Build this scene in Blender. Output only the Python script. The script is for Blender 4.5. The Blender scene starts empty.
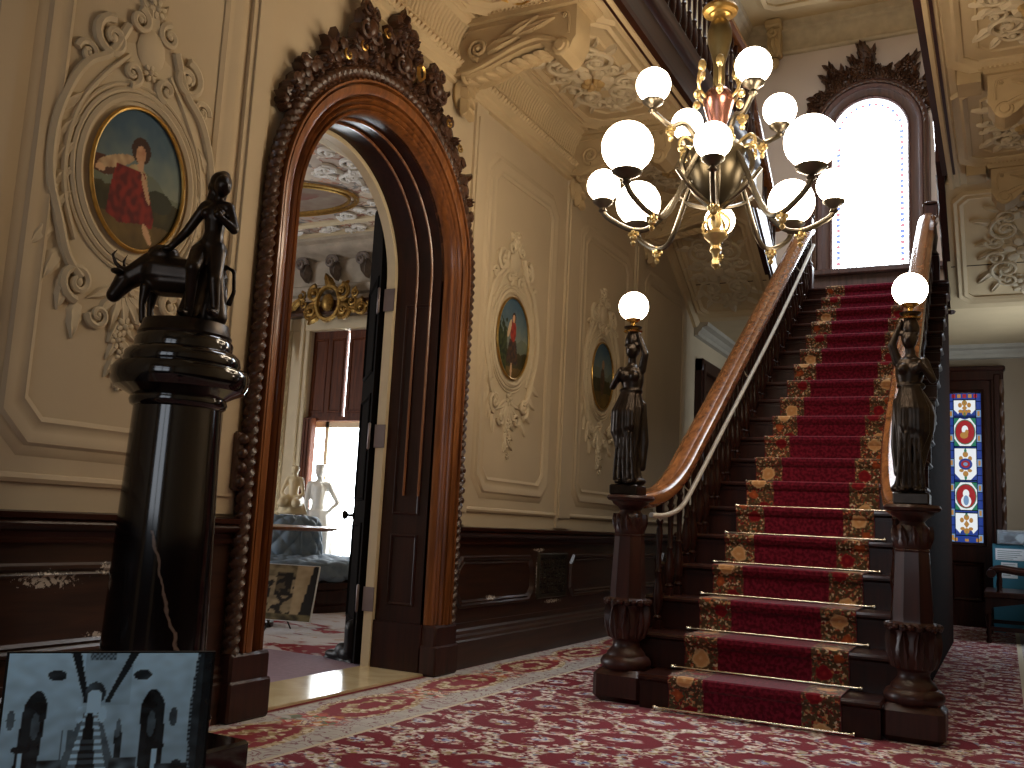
import bpy, math, random
from math import sin, cos, pi, sqrt, atan2, radians, exp
from mathutils import Vector as V, Matrix, noise as mnoise
SC = bpy.context.scene
COL = SC.collection
rnd = random.Random(7)

# ------------------------------------------------------------------ helpers
def lin(c):
    c = c/255.0
    return c/12.92 if c <= .04045 else ((c+.055)/1.055)**2.4
def srgb(r, g, b): return (lin(r), lin(g), lin(b), 1.0)

class Fr:
    """a local frame: a along u, b along v, c along n"""
    def __init__(s, o, u, v, n): s.o, s.u, s.v, s.n = V(o), V(u), V(v), V(n)
    def p(s, a, b, c=0.0): return s.o+s.u*a+s.v*b+s.n*c

WORLD = Fr((0,0,0), (1,0,0), (0,1,0), (0,0,1))

class MB:
    def __init__(s): s.v, s.f, s.mi, s.cm, s.uv = [], [], [], 0, None
    def add(s, vs, fs):
        o = len(s.v); s.v += [tuple(p) for p in vs]
        for f in fs: s.f.append(tuple(i+o for i in f)); s.mi.append(s.cm)
    def box(s, x0, x1, y0, y1, z0, z1, F=WORLD, ch=0.0):
        if ch <= 0:
            vs = [F.p(x, y, z) for z in (z0, z1) for y in (y0, y1) for x in (x0, x1)]
            s.add(vs, [(0,2,3,1),(4,5,7,6),(0,1,5,4),(2,6,7,3),(0,4,6,2),(1,3,7,5)])
        else:
            ch = min(ch, (x1-x0)*.45, (y1-y0)*.45, (z1-z0)*.45)
            rings = []
            for z, d in ((z0, ch), (z0+ch, 0), (z1-ch, 0), (z1, ch)):
                a0, a1, b0, b1 = x0+d, x1-d, y0+d, y1-d
                k = ch if d == 0 else ch*.6
                rings.append([F.p(a0+k,b0,z),F.p(a1-k,b0,z),F.p(a1,b0+k,z),F.p(a1,b1-k,z),F.p(a1-k,b1,z),F.p(a0+k,b1,z),F.p(a0,b1-k,z),F.p(a0,b0+k,z)])
            s.loft(rings, True, True, True)
    def loft(s, rings, closed=True, cap0=False, cap1=False):
        n = len(rings[0]); vs = [p for r in rings for p in r]; fs = []
        for i in range(len(rings)-1):
            for j in range(n if closed else n-1):
                k = (j+1) % n
                fs.append((i*n+j, i*n+k, (i+1)*n+k, (i+1)*n+j))
        if cap0: fs.append(tuple(range(n))[::-1])
        if cap1: fs.append(tuple((len(rings)-1)*n+j for j in range(n)))
        s.add(vs, fs)
    def lathe(s, prof, c=(0,0,0), n=24, F=WORLD, sides=None, lobes=0, lobe=0.0, tw=0.0, a0=0.0, caps=True):
        rings = []
        c = V(c)
        for r, z in prof:
            ring = []
            for j in range(n):
                a = a0+2*pi*j/n
                rr = r*(1+lobe*cos(lobes*a+tw*z)) if lobes else r
                ring.append(F.p(c.x+rr*cos(a), c.y+rr*sin(a), c.z+z))
            rings.append(ring)
        s.loft(rings, True, caps, caps)
    def ell(s, c, r, F=WORLD, nu=10, nv=6, rot=0.0):
        if not hasattr(r, '__len__'): r = (r, r, r)
        rings = []
        cr, sr = cos(rot), sin(rot)
        for i in range(1, nv):
            t = pi*i/nv
            ring = []
            for j in range(nu):
                a = 2*pi*j/nu
                x, y, z = r[0]*sin(t)*cos(a), r[1]*sin(t)*sin(a), -r[2]*cos(t)
                ring.append(F.p(c[0]+x*cr-y*sr, c[1]+x*sr+y*cr, c[2]+z))
            rings.append(ring)
        n = nu; vs = [F.p(c[0], c[1], c[2]-r[2])]+[p for q in rings for p in q]+[F.p(c[0], c[1], c[2]+r[2])]
        fs = [(0, 1+(j+1) % n, 1+j) for j in range(n)]
        for i in range(nv-2):
            for j in range(n):
                k = (j+1) % n
                fs.append((1+i*n+j, 1+i*n+k, 1+(i+1)*n+k, 1+(i+1)*n+j))
        L = len(vs)-1; b = 1+(nv-2)*n
        fs += [(L, b+j, b+(j+1) % n) for j in range(n)]
        s.add(vs, fs)
    def tube(s, pts, r, n=8, cap=True, lobes=0, lobe=0.0, tw=0.0, up=None, sq=1.0):
        pts = [V(p) for p in pts]; m = len(pts)
        if not hasattr(r, '__len__'): r = [r]*m
        t0 = (pts[1]-pts[0]).normalized()
        nn = V(up) if up else (V((0,0,1)) if abs(t0.z) < .9 else V((1,0,0)))
        nn = (nn-t0*nn.dot(t0)).normalized()
        rings = []; d = 0
        for i in range(m):
            t = (pts[min(i+1, m-1)]-pts[max(i-1, 0)]).normalized()
            nn = (nn-t*nn.dot(t))
            nn = nn.normalized() if nn.length > 1e-6 else t.orthogonal().normalized()
            bb = t.cross(nn)
            if i: d += (pts[i]-pts[i-1]).length
            ring = []
            for j in range(n):
                a = 2*pi*j/n
                rr = r[i]*(1+lobe*cos(lobes*a-tw*d)) if lobes else r[i]
                ring.append(pts[i]+nn*(rr*cos(a)*sq)+bb*(rr*sin(a)))
            rings.append(ring)
        s.loft(rings, True, cap, cap)
    def capsule(s, p0, p1, r0, r1, n=10, F=WORLD):
        p0, p1 = F.p(*p0), F.p(*p1); d = p1-p0; L = d.length; t = d/L if L > 1e-9 else V((0,0,1))
        pts = [p0-t*r0*.95, p0-t*r0*.7, p0-t*r0*.3]; rs = [r0*.3, r0*.71, r0*.95]
        for k in range(5): pts.append(p0+d*(k/4)); rs.append(r0+(r1-r0)*k/4)
        pts += [p1+t*r1*.3, p1+t*r1*.7, p1+t*r1*.95]; rs += [r1*.95, r1*.71, r1*.3]
        s.tube(pts, rs, n)
    def prism(s, poly, c0, c1, F=WORLD):
        n = len(poly)
        vs = [F.p(a, b, c0) for a, b in poly]+[F.p(a, b, c1) for a, b in poly]
        fs = [tuple(range(n))[::-1], tuple(range(n, 2*n))]+[(j, (j+1) % n, n+(j+1) % n, n+j) for j in range(n)]
        s.add(vs, fs)
    def rect_mould(s, F, a0, a1, b0, b1, prof, cham=0.0):
        """a mitred frame moulding round a rectangle; prof = (offset outwards, height)"""
        rings = []
        for o, h in prof:
            x0, x1, y0, y1 = a0-o, a1+o, b0-o, b1+o
            if cham:
                k = cham+o*.41
                q = [(x0+k,y0),(x1-k,y0),(x1,y0+k),(x1,y1-k),(x1-k,y1),(x0+k,y1),(x0,y1-k),(x0,y0+k)]
            else: q = [(x0,y0),(x1,y0),(x1,y1),(x0,y1)]
            rings.append([F.p(a, b, h) for a, b in q])
        s.loft(rings, True)
    def arch_mould(s, F, R, zs, z0, prof, n=40):
        rings = []
        for o, h in prof:
            rings.append([F.p(a, b, h) for a, b in arch_path(R+o, zs, z0, n)])
        s.loft(rings, False)
    def run(s, prof, P0, P1, A, B):
        """a straight moulding: profile (a,b) extruded P0..P1"""
        P0, P1, A, B = V(P0), V(P1), V(A), V(B)
        s.loft([[P0+A*a+B*b for a, b in prof], [P1+A*a+B*b for a, b in prof]], True, True, True)
    # ---- ornament in relief
    def scroll(s, F, x, y, r, a0=0.0, turns=1.4, sg=1, t=.02, h=.02, n=6, boss=True, seg=22):
        pts, rs = [], []
        for i in range(seg+1):
            f = i/seg; a = a0+sg*f*turns*2*pi; q = r*(1-.8*f)
            pts.append(F.p(x+q*cos(a), y+q*sin(a), h*(.6+.6*f))); rs.append(t*(1-.45*f))
        s.tube(pts, rs, n, up=F.n)
        if boss: s.ell((x, y, h*1.1), (r*.26, r*.26, t*1.2), F, 8, 5)
    def leaf(s, F, x, y, ang, L, W, h=.02, curl=.35, n=6):
        ux, uy = cos(ang), sin(ang)
        rows = []
        for i in range(n+1):
            f = i/n; w = W*sin(pi*min(1, .12+.88*f)**.8)*(1-.18*(i % 2))*.5+.001
            cz = h*(.35+.9*sin(pi*f*.8)); cu = curl*W*f*f
            cx, cy = x+ux*L*f-uy*cu, y+uy*L*f+ux*cu
            rows.append([F.p(cx-uy*w, cy+ux*w, 0), F.p(cx-uy*w*.5, cy+ux*w*.5, cz*.85), F.p(cx, cy, cz*.6),
                         F.p(cx+uy*w*.5, cy-ux*w*.5, cz*.85), F.p(cx+uy*w, cy-ux*w, 0)])
        s.loft(rows, False)
    def flower(s, F, x, y, r, h=.02, k=6):
        for i in range(k):
            a = 2*pi*i/k+.3
            s.ell((x+cos(a)*r*.62, y+sin(a)*r*.62, h*.5), (r*.42, r*.3, h*.75), F, 7, 4, a)
        s.ell((x, y, h*.8), (r*.32, r*.32, h*.8), F, 8, 5)
    def build(s, name, mats, parent=None, sharp=38, loc=None, remesh=0.0, smooth_it=0):
        me = bpy.data.meshes.new(name)
        me.from_pydata(s.v, [], s.f)
        mats = mats if isinstance(mats, (list, tuple)) else [mats]
        for m in mats: me.materials.append(m)
        me.polygons.foreach_set('material_index', s.mi)
        import bmesh
        bm = bmesh.new(); bm.from_mesh(me)
        bmesh.ops.recalc_face_normals(bm, faces=bm.faces)
        bm.to_mesh(me); bm.free()
        me.polygons.foreach_set('use_smooth', [True]*len(me.polygons))
        me.set_sharp_from_angle(angle=radians(sharp))
        o = bpy.data.objects.new(name, me); COL.objects.link(o)
        if remesh:
            md = o.modifiers.new('r', 'REMESH'); md.mode = 'VOXEL'; md.voxel_size = remesh; md.use_smooth_shade = True
            if smooth_it:
                sm = o.modifiers.new('s', 'SMOOTH'); sm.factor = .5; sm.iterations = smooth_it
            dg = bpy.context.evaluated_depsgraph_get(); dg.update()
            m2 = bpy.data.meshes.new_from_object(o.evaluated_get(dg))
            o.modifiers.clear(); o.data = m2; m2.name = name
            if not m2.materials:
                for m in mats: m2.materials.append(m)
            m2.polygons.foreach_set('use_smooth', [True]*len(m2.polygons))
        if parent: o.parent = parent
        if loc is not None: o.location = loc
        return o

def arch_path(R, zs, z0, n=40):
    return [(-R, z0), (-R, z0+(zs-z0)*.5), (-R, zs)]+[(-R*cos(pi*i/n), zs+R*sin(pi*i/n)) for i in range(1, n)]+[(R, zs), (R, z0+(zs-z0)*.5), (R, z0)]

def tag(o, label=None, cat=None, group=None, kind=None):
    if label: o['label'] = label
    if cat: o['category'] = cat
    if group: o['group'] = group
    if kind: o['kind'] = kind
    return o
def empty(name, loc=(0,0,0), rz=0.0):
    o = bpy.data.objects.new(name, None); COL.objects.link(o)
    o.location = loc; o.rotation_euler = (0, 0, rz); o.empty_display_size = .1
    return o
def copy_tree(o, parent=None):
    c = o.copy(); COL.objects.link(c)
    if parent: c.parent = parent
    for ch in [k for k in bpy.data.objects if k.parent == o]: copy_tree(ch, c)
    return c
def struct(o, label=None, cat=None): return tag(o, label, cat, kind='structure')

# ------------------------------------------------------------------ node helper
class N:
    def __init__(s, nt, k): s.nt, s.k = nt, k
    @staticmethod
    def sock(nt, a): return a.k if isinstance(a, N) else a
    def m(s, op, b=None, c=None):
        nd = s.nt.nodes.new('ShaderNodeMath'); nd.operation = op
        for i, x in enumerate((s, b, c)):
            if x is None: continue
            if isinstance(x, N): s.nt.links.new(x.k, nd.inputs[i])
            else: nd.inputs[i].default_value = x
        return N(s.nt, nd.outputs[0])
    def __add__(s, o): return s.m('ADD', o)
    __radd__ = __add__
    def __sub__(s, o): return s.m('SUBTRACT', o)
    def __rsub__(s, o): return (s*-1.0)+o
    def __mul__(s, o): return s.m('MULTIPLY', o)
    __rmul__ = __mul__
    def __truediv__(s, o): return s.m('DIVIDE', o)
    def abs(s): return s.m('ABSOLUTE')
    def frac(s): return s.m('FRACT')
    def floor(s): return s.m('FLOOR')
    def sqrt(s): return s.m('SQRT')
    def sin(s): return s.m('SINE')
    def mx(s, o): return s.m('MAXIMUM', o)
    def mn(s, o): return s.m('MINIMUM', o)
    def gt(s, o): return s.m('GREATER_THAN', o)
    def lt(s, o): return s.m('LESS_THAN', o)
    def ss(s, a, b):
        nd = s.nt.nodes.new('ShaderNodeMapRange'); nd.interpolation_type = 'SMOOTHSTEP'
        s.nt.links.new(s.k, nd.inputs[0]); nd.inputs[1].default_value = a; nd.inputs[2].default_value = b
        return N(s.nt, nd.outputs[0])

class Mat:
    def __init__(s, name, rough=.6, metal=0.0, spec=.5, coat=0.0):
        s.m = bpy.data.materials.new(name); s.m.use_nodes = True; s.nt = s.m.node_tree
        s.b = s.nt.nodes['Principled BSDF']
        s.b.inputs['Roughness'].default_value = rough; s.b.inputs['Metallic'].default_value = metal
        s.b.inputs['Specular IOR Level'].default_value = spec; s.b.inputs['Coat Weight'].default_value = coat
        s.b.inputs['Coat Roughness'].default_value = .15
        s.tc = s.nt.nodes.new('ShaderNodeTexCoord')
    def xyz(s, which='Object'):
        nd = s.nt.nodes.new('ShaderNodeSeparateXYZ'); s.nt.links.new(s.tc.outputs[which], nd.inputs[0])
        return [N(s.nt, k) for k in nd.outputs]
    def vec(s, x, y, z=0.0):
        nd = s.nt.nodes.new('ShaderNodeCombineXYZ')
        for i, q in enumerate((x, y, z)):
            if isinstance(q, N): s.nt.links.new(q.k, nd.inputs[i])
            else: nd.inputs[i].default_value = q
        return nd.outputs[0]
    def noise(s, scale, detail=3, vec=None, which='Object', rough=.5, out=0, dist=0.0):
        nd = s.nt.nodes.new('ShaderNodeTexNoise'); nd.inputs['Scale'].default_value = scale; nd.inputs['Detail'].default_value = detail
        nd.inputs['Roughness'].default_value = rough; nd.inputs['Distortion'].default_value = dist
        s.nt.links.new(vec if vec is not None else s.tc.outputs[which], nd.inputs['Vector'])
        return N(s.nt, nd.outputs[out])
    def voro(s, scale, vec=None, which='Object', out='Distance', feature='F1', rand=1.0):
        nd = s.nt.nodes.new('ShaderNodeTexVoronoi'); nd.feature = feature; nd.inputs['Scale'].default_value = scale
        nd.inputs['Randomness'].default_value = rand
        s.nt.links.new(vec if vec is not None else s.tc.outputs[which], nd.inputs['Vector'])
        return N(s.nt, nd.outputs[out])
    def ramp(s, fac, stops, const=False):
        nd = s.nt.nodes.new('ShaderNodeValToRGB'); cr = nd.color_ramp
        cr.interpolation = 'CONSTANT' if const else 'LINEAR'
        while len(cr.elements) < len(stops): cr.elements.new(.5)
        for e, (p, c) in zip(cr.elements, stops): e.position = p; e.color = c
        s.nt.links.new(fac.k, nd.inputs[0])
        return N(s.nt, nd.outputs[0])
    def mix(s, fac, a, b, mode='MIX'):
        nd = s.nt.nodes.new('ShaderNodeMix'); nd.data_type = 'RGBA'; nd.blend_type = mode
        for i, q in ((0, fac), (6, a), (7, b)):
            if isinstance(q, N): s.nt.links.new(q.k, nd.inputs[i])
            else: nd.inputs[i].default_value = q
        return N(s.nt, nd.outputs[2])
    def color(s, c):
        if isinstance(c, N): s.nt.links.new(c.k, s.b.inputs['Base Color'])
        else: s.b.inputs['Base Color'].default_value = c
        return s
    def setin(s, name, q):
        if isinstance(q, N): s.nt.links.new(q.k, s.b.inputs[name])
        else: s.b.inputs[name].default_value = q
        return s
    def bump(s, h, strength=.3, dist=.01):
        nd = s.nt.nodes.new('ShaderNodeBump'); nd.inputs['Strength'].default_value = strength; nd.inputs['Distance'].default_value = dist
        s.nt.links.new(h.k, nd.inputs['Height']); s.nt.links.new(nd.outputs[0], s.b.inputs['Normal'])
        return s

def plain(name, c, rough=.6, metal=0.0, var=.12, scale=8.0, coat=0.0, spec=.5, bump=0.0):
    M = Mat(name, rough, metal, spec, coat)
    n = M.noise(scale, 4)
    d = tuple(max(0, x*(1-var)) for x in c[:3])+(1,); e = tuple(min(1, x*(1+var)) for x in c[:3])+(1,)
    M.color(M.ramp(n, [(.3, d), (.7, e)]))
    if bump: M.bump(M.noise(scale*6, 3), bump)
    return M.m
def wood(name, c0, c1, rough=.3, axis='z', coat=.3, scale=1.0, spec=.5):
    M = Mat(name, rough, 0, spec, coat)
    x, y, z = M.xyz()
    s = {'x': (2, 26, 26), 'y': (26, 2, 26), 'z': (26, 26, 2)}[axis]
    v = M.vec(x*s[0]*scale, y*s[1]*scale, z*s[2]*scale)
    n = M.noise(1.0, 5, vec=v, dist=.6)
    M.color(M.ramp(n, [(.28, c0), (.72, c1)]))
    M.bump(n, .06, .004)
    return M.m
def emis(name, c, strength, base=.5):
    M = Mat(name, .3)
    M.color((base, base, base, 1)); M.b.inputs['Emission Color'].default_value = c; M.b.inputs['Emission Strength'].default_value = strength
    return M.m
def attr_mat(name, rough=.5, coat=0.0, emit=0.0, spec=.4):
    M = Mat(name, rough, 0, spec, coat)
    nd = M.nt.nodes.new('ShaderNodeVertexColor'); nd.layer_name = 'Col'
    M.nt.links.new(nd.outputs[0], M.b.inputs['Base Color'])
    if emit:
        M.nt.links.new(nd.outputs[0], M.b.inputs['Emission Color']); M.b.inputs['Emission Strength'].default_value = emit
    return M.m
def canvas(name, F, w, h, nx, ny, fn, mat, parent=None, oval=False, c=0.0, dome=0.0):
    """a painted surface: w x h centred on F, colour fn(u,v) with u,v in -1..1 (v up)"""
    vs, fs, cols = [], [], []
    for j in range(ny+1):
        for i in range(nx+1):
            u, v = 2*i/nx-1, 2*j/ny-1
            cu, cv = u, v
            if oval:
                u, v = cu*sqrt(1-cv*cv/2), cv*sqrt(1-cu*cu/2)
            vs.append(F.p(u*w/2, v*h/2, c+dome*(1-u*u)*(1-v*v))); cols.append(fn(u, v))
    for j in range(ny):
        for i in range(nx):
            a = j*(nx+1)+i; fs.append((a, a+1, a+nx+2, a+nx+1))
    me = bpy.data.meshes.new(name); me.from_pydata([tuple(p) for p in vs], [], fs); me.materials.append(mat)
    at = me.color_attributes.new('Col', 'FLOAT_COLOR', 'POINT')
    at.data.foreach_set('color', [q for k in cols for q in srgb(*k)])
    o = bpy.data.objects.new(name, me); COL.objects.link(o)
    if parent: o.parent = parent
    return o
def fbm(x, y, s=1.0, seed=0.0): return mnoise.noise(V((x*s, y*s, seed)))
def mixc(a, b, t):
    t = max(0, min(1, t)); return tuple(p+(q-p)*t for p, q in zip(a, b))
def smooth_path(P, k=8):
    P = [V(p) for p in P]; out = []
    for i in range(len(P)-1):
        a, b, c, d = P[max(i-1,0)], P[i], P[i+1], P[min(i+2, len(P)-1)]
        for j in range(k):
            t = j/k
            out.append(.5*((2*b)+(c-a)*t+(2*a-5*b+4*c-d)*t*t+(3*b-a-3*c+d)*t**3))
    return out+[P[-1]]

# ------------------------------------------------------------------ dimensions (metres)
WX, RX, YB, YF = -3.18, .86, 12.8, -2.6      # left wall, right wall, far wall, wall behind the viewer
ZC, ZG, ZT = 4.2, 4.55, 8.05                 # gallery soffit, gallery floor, top ceiling
EL, ER = -2.08, -.38                         # gallery edges left and right
DY, DR, DZ = 4.35, .75, 2.465                 # arched doorway centre, radius, spring height
WT = .42                                     # wall thickness
Y0, RUN = 5.081, .278
def tread_z(k): return .19*k-(.012 if k else 0) if k <= 6 else 1.128+.1847*(k-6)
def riser_y(k): return Y0+RUN*(k-1)
ZL = tread_z(19)

# ------------------------------------------------------------------ materials
m_plaster = plain('plaster', srgb(188,170,140), .75, var=.06, scale=1.6, bump=.03)
m_ceil = plain('ceiling_plaster', srgb(192,170,132), .75, var=.07, scale=2.5)
m_tan = plain('tan_plaster', srgb(176,152,112), .75, var=.1, scale=5)
m_relief = plain('relief_plaster', srgb(194,178,148), .75, var=.05, scale=6)
m_ochre = plain('relief_ochre', srgb(176,146,96), .75, var=.15, scale=14)
m_dark = wood('dark_walnut', srgb(30,12,7), srgb(54,23,13), .32, 'z', .04, spec=.25)
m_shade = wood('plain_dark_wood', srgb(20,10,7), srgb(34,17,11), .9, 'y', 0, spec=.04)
m_back = plain('pale_stair_plaster', srgb(188,174,164), .75, var=.05, scale=1.6)
m_darkx = wood('dark_walnut_long', srgb(34,15,9), srgb(58,27,16), .34, 'y', .05, spec=.22)
m_carve = wood('carved_walnut', srgb(44,26,16), srgb(84,52,32), .42, 'z', .15)
m_mahog = wood('mahogany', srgb(84,46,22), srgb(144,88,44), .3, 'z', .3)
m_rail = wood('handrail_oak', srgb(88,50,26), srgb(150,98,58), .22, 'y', .5)
m_newel = wood('newel_walnut', srgb(34,15,11), srgb(62,28,20), .42, 'z', .12, spec=.35)
m_brass = plain('brass', srgb(206,164,84), .25, 1.0, var=.1)
m_gilt = plain('gilt', srgb(190,152,84), .32, .9, var=.2, scale=30)
m_gilt2 = plain('lamp_gilt', srgb(206,182,128), .3, .85, var=.15, scale=30)
m_gun = plain('aged_bronze_metal', srgb(104,96,82), .3, .9, var=.2)
m_steel = plain('satin_metal', srgb(190,186,182), .25, 1.0)
m_bronze = plain('dark_bronze', srgb(46,38,32), .32, .75, var=.3, scale=20)
m_white = plain('white_marble', srgb(226,222,214), .4, var=.04)
m_cream = plain('cream_paint', srgb(206,190,156), .5, var=.04)
m_iron = plain('black_iron', srgb(24,22,22), .45, .6)
m_paper = plain('white_paper', srgb(236,240,244), .8, var=.02)

def globe_mat(name, strength): return emis(name, (1.0, .82, .6, 1), strength)
m_globe = globe_mat('lit_opal_glass', 20.0)

def mk_wainscot():
    M = Mat('wainscot_wood', .38, 0, .5, .2)
    x, y, z = M.xyz()
    n = M.noise(1.0, 5, vec=M.vec(x*20, y*2.5, z*26), dist=.5)
    base = M.ramp(n, [(.28, srgb(36,21,13)), (.72, srgb(64,37,23))])
    worn = None
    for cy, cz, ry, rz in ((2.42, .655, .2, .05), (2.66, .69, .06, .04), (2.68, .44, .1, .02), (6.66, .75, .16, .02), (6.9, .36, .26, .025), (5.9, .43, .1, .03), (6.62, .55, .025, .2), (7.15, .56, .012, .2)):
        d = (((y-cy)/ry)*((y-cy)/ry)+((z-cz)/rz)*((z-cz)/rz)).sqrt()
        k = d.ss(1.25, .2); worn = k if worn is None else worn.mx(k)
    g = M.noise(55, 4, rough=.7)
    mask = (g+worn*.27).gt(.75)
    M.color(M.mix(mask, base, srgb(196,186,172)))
    M.bump(n, .05, .004)
    return M.m
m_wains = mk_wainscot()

def palette(M, scale, stops, vec=None):
    c = M.voro(scale, vec=vec, out='Color')
    sp = M.nt.nodes.new('ShaderNodeSeparateXYZ'); M.nt.links.new(c.k, sp.inputs[0])
    return M.ramp(N(M.nt, sp.outputs[0]), stops, True)

def mk_carpet():
    M = Mat('floral_carpet', .95, 0, .15)
    x, y, z = M.xyz()
    wn = M.noise(3.2, 2); wm = M.noise(3.2, 2, vec=M.vec(y+7.0, x*1.0, 3.0))
    X = x+(wn-.5)*.16; Y = y+(wm-.5)*.16
    red = M.mix(M.noise(90, 2), srgb(106,22,36), srgb(132,36,50))
    creams = palette(M, 46, [(0, srgb(212,204,194)), (.26, srgb(176,160,140)), (.42, srgb(204,168,164)), (.54, srgb(138,146,164)), (.64, srgb(226,218,208)), (.82, srgb(166,146,98)), (.92, srgb(160,72,86))])
    def cell(ax, ay, ox, oy):
        a = ((X/ax)+ox).frac()-.5; b = ((Y/ay)+oy).frac()-.5
        return a*ax, b*ay
    mask = None
    def acc(k):
        nonlocal mask
        mask = k if mask is None else mask.mx(k)
    blue = None
    A, B = .62, .5
    for ox, oy in ((0, 0), (.5, .5)):
        a, b = cell(A, B, ox, oy)
        d = ((a*a)*.72+b*b).sqrt()
        acc(((d-.18).abs()).ss(.042, .026))             # wreath
        acc(d.ss(.075, .05))                               # bouquet in the middle
        k = d.ss(.04, .024); blue = k if blue is None else blue.mx(k)
    acc(M.noise(8.5, 3, dist=1.4).ss(.6, .65))
    br = M.noise(26, 3).ss(.42, .5)
    mask = mask*br
    field = M.mix(mask, red, creams)
    field = M.mix(blue*br, field, palette(M, 60, [(0, srgb(150,166,196)), (.4, srgb(214,212,214)), (.75, srgb(96,110,160))]))
    # border: pale ground with long red medallions and flower sprays
    by = (y/.92).frac()*.92-.46
    bx = x+2.86
    ground = M.mix(M.noise(16, 3), srgb(168,164,158), srgb(204,198,190))
    dm = ((by*by)*.5+(bx*bx)*2.6).sqrt()
    wob = (M.noise(9, 3, dist=1.5)-.5)*.12
    med = (dm+wob).ss(.27, .25)
    inner = ((dm+wob*1.6-.13).abs()).ss(.05, .03)
    rim = ((dm+wob-.275).abs()).ss(.035, .02)
    gold = palette(M, 44, [(0, srgb(196,176,136)), (.4, srgb(160,134,90)), (.7, srgb(220,208,182))])
    bord = M.mix(med, ground, srgb(138,42,50))
    bord = M.mix(inner*M.noise(12, 2).ss(.38, .46), bord, gold)
    bord = M.mix(rim, bord, gold)
    fy = (by.abs()-.46).abs()
    df = ((fy*fy)+(bx*bx)).sqrt()
    spray = df.ss(.2, .12)*M.noise(16, 3).ss(.4, .5)
    bord = M.mix(spray, bord, palette(M, 26, [(0, srgb(190,92,80)), (.25, srgb(222,200,180)), (.45, srgb(196,130,70)), (.62, srgb(110,120,90)), (.78, srgb(170,60,66))]))
    vein = M.noise(7, 3, dist=2.0)
    bord = M.mix(((vein-.5).abs()).ss(.025, .012)*med.ss(.6, .2), bord, srgb(140,96,104))
    edge = x.ss(-3.1, -3.13)
    bord = M.mix(edge, bord, srgb(120,24,34))
    inb = x.lt(-2.545).mx(x.gt(.1))
    c = M.mix(inb, field, bord)
    line = ((x+2.545).abs()).lt(.011).mx(((x-.1).abs()).lt(.02))
    c = M.mix(line, c, srgb(206,194,168))
    M.color(c); M.setin('Sheen Weight', .12); M.setin('Sheen Roughness', .4)
    M.bump(M.noise(160, 2), .25, .004)
    return M.m
m_carpet = mk_carpet()

def mk_runner():
    M = Mat('stair_runner_weave', .95, 0, .15)
    u, s, z = M.xyz('UV')          # u across in metres from the middle, s along the steps in metres
    red = M.mix(M.noise(46, 3, vec=M.vec(u, s, 0)).ss(.4, .6), srgb(80,13,28), srgb(114,25,44))
    au = u.abs()
    bu = au-.342
    ground = M.mix(M.noise(50, 2, vec=M.vec(u, s, 0)), srgb(56,42,30), srgb(92,70,50))
    pal = [(0, srgb(128,56,44)), (.2, srgb(92,84,56)), (.36, srgb(172,140,100)), (.5, srgb(112,34,38)), (.64, srgb(76,82,60)), (.78, srgb(176,108,72)), (.9, srgb(200,182,154))]
    v = M.vec(u, s, 0)
    leaf = palette(M, 85, pal, v)
    k = M.noise(40, 3, vec=v).ss(.47, .53)
    b = M.mix(k, ground, leaf)
    side = u.gt(0)*.19
    for per, off, ox, r, cols in ((.37, .0, .005, .052, (srgb(224,196,150), srgb(190,140,92))), (.37, .5, -.03, .045, (srgb(168,44,46), srgb(110,20,30))), (.37, .27, .045, .032, (srgb(206,120,60), srgb(150,70,40)))):
        q = (((s+side)/per)+off).frac()*per-per/2
        d = (((bu-ox)*(bu-ox))+q*q).sqrt()
        w = d+(M.noise(34, 2, vec=v)-.5)*.04
        ringy = ((w*70).sin()*.5+.5)
        b = M.mix(w.ss(r, r*.8), b, M.mix(ringy, cols[0], cols[1]))
    c = M.mix(bu.abs().ss(.096, .088), red, b)
    M.color(c); M.setin('Sheen Weight', .3); M.setin('Sheen Roughness', .35)
    M.bump(M.noise(300, 2), .2, .003)
    return M.m
m_runner = mk_runner()

# ------------------------------------------------------------------ floor and shell
mb = MB(); mb.box(-3.2, RX+.05, YF, YB+.1, -.1, 0)
struct(mb.build('floor', m_carpet))

FW = Fr((WX, DY, 0), (0,1,0), (0,0,1), (1,0,0))       # left wall, a measured from the doorway centre
def holed_wall(mb, x, ya, yb, zt, R, rev):
    A = arch_path(R, DZ, 0, 40)
    top = [(-R, zt)]*3+[(-R*cos(pi*i/40), zt) for i in range(1, 40)]+[(R, zt)]*3
    F = Fr((x, DY, 0), (0,1,0), (0,0,1), (1,0,0))
    n = len(A)
    vs = [F.p(a, b) for a, b in A[2:-2]]+[F.p(a, b) for a, b in top[2:-2]]; k = n-4
    mb.add(vs, [(i, i+1, k+i+1, k+i) for i in range(k-1)])
    for a0, a1 in ((ya-DY, -R), (R, yb-DY)):
        mb.add([F.p(a0, 0), F.p(a1, 0), F.p(a1, zt), F.p(a0, zt)], [(0,1,2,3)])
mb = MB()
holed_wall(mb, WX, YF, YB, ZT, DR+.1, 0); holed_wall(mb, WX-WT, YF, YB, ZT, DR+.04, 0)
wall_left = struct(mb.build('wall_left', m_plaster))
mb = MB(); mb.box(RX, RX+.1, YF, YB, 0, ZT); struct(mb.build('wall_right', m_plaster))
mb = MB(); mb.box(WX-.2, RX+.1, YB, YB+.15, 3.4, ZT); struct(mb.build('wall_back', m_back))
mb = MB(); mb.box(WX-.2, RX+.1, YB, YB+.15, 0, 3.4); struct(mb.build('wall_back_lower', plain('shaded_plaster', srgb(146,128,104), .75, var=.05, scale=1.6)))  # same wall as above; dimness under the landing put into the colour
mb = MB(); mb.box(WX-.2, RX+.1, YF-.15, YF, 0, ZT); struct(mb.build('wall_front', m_plaster))

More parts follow.
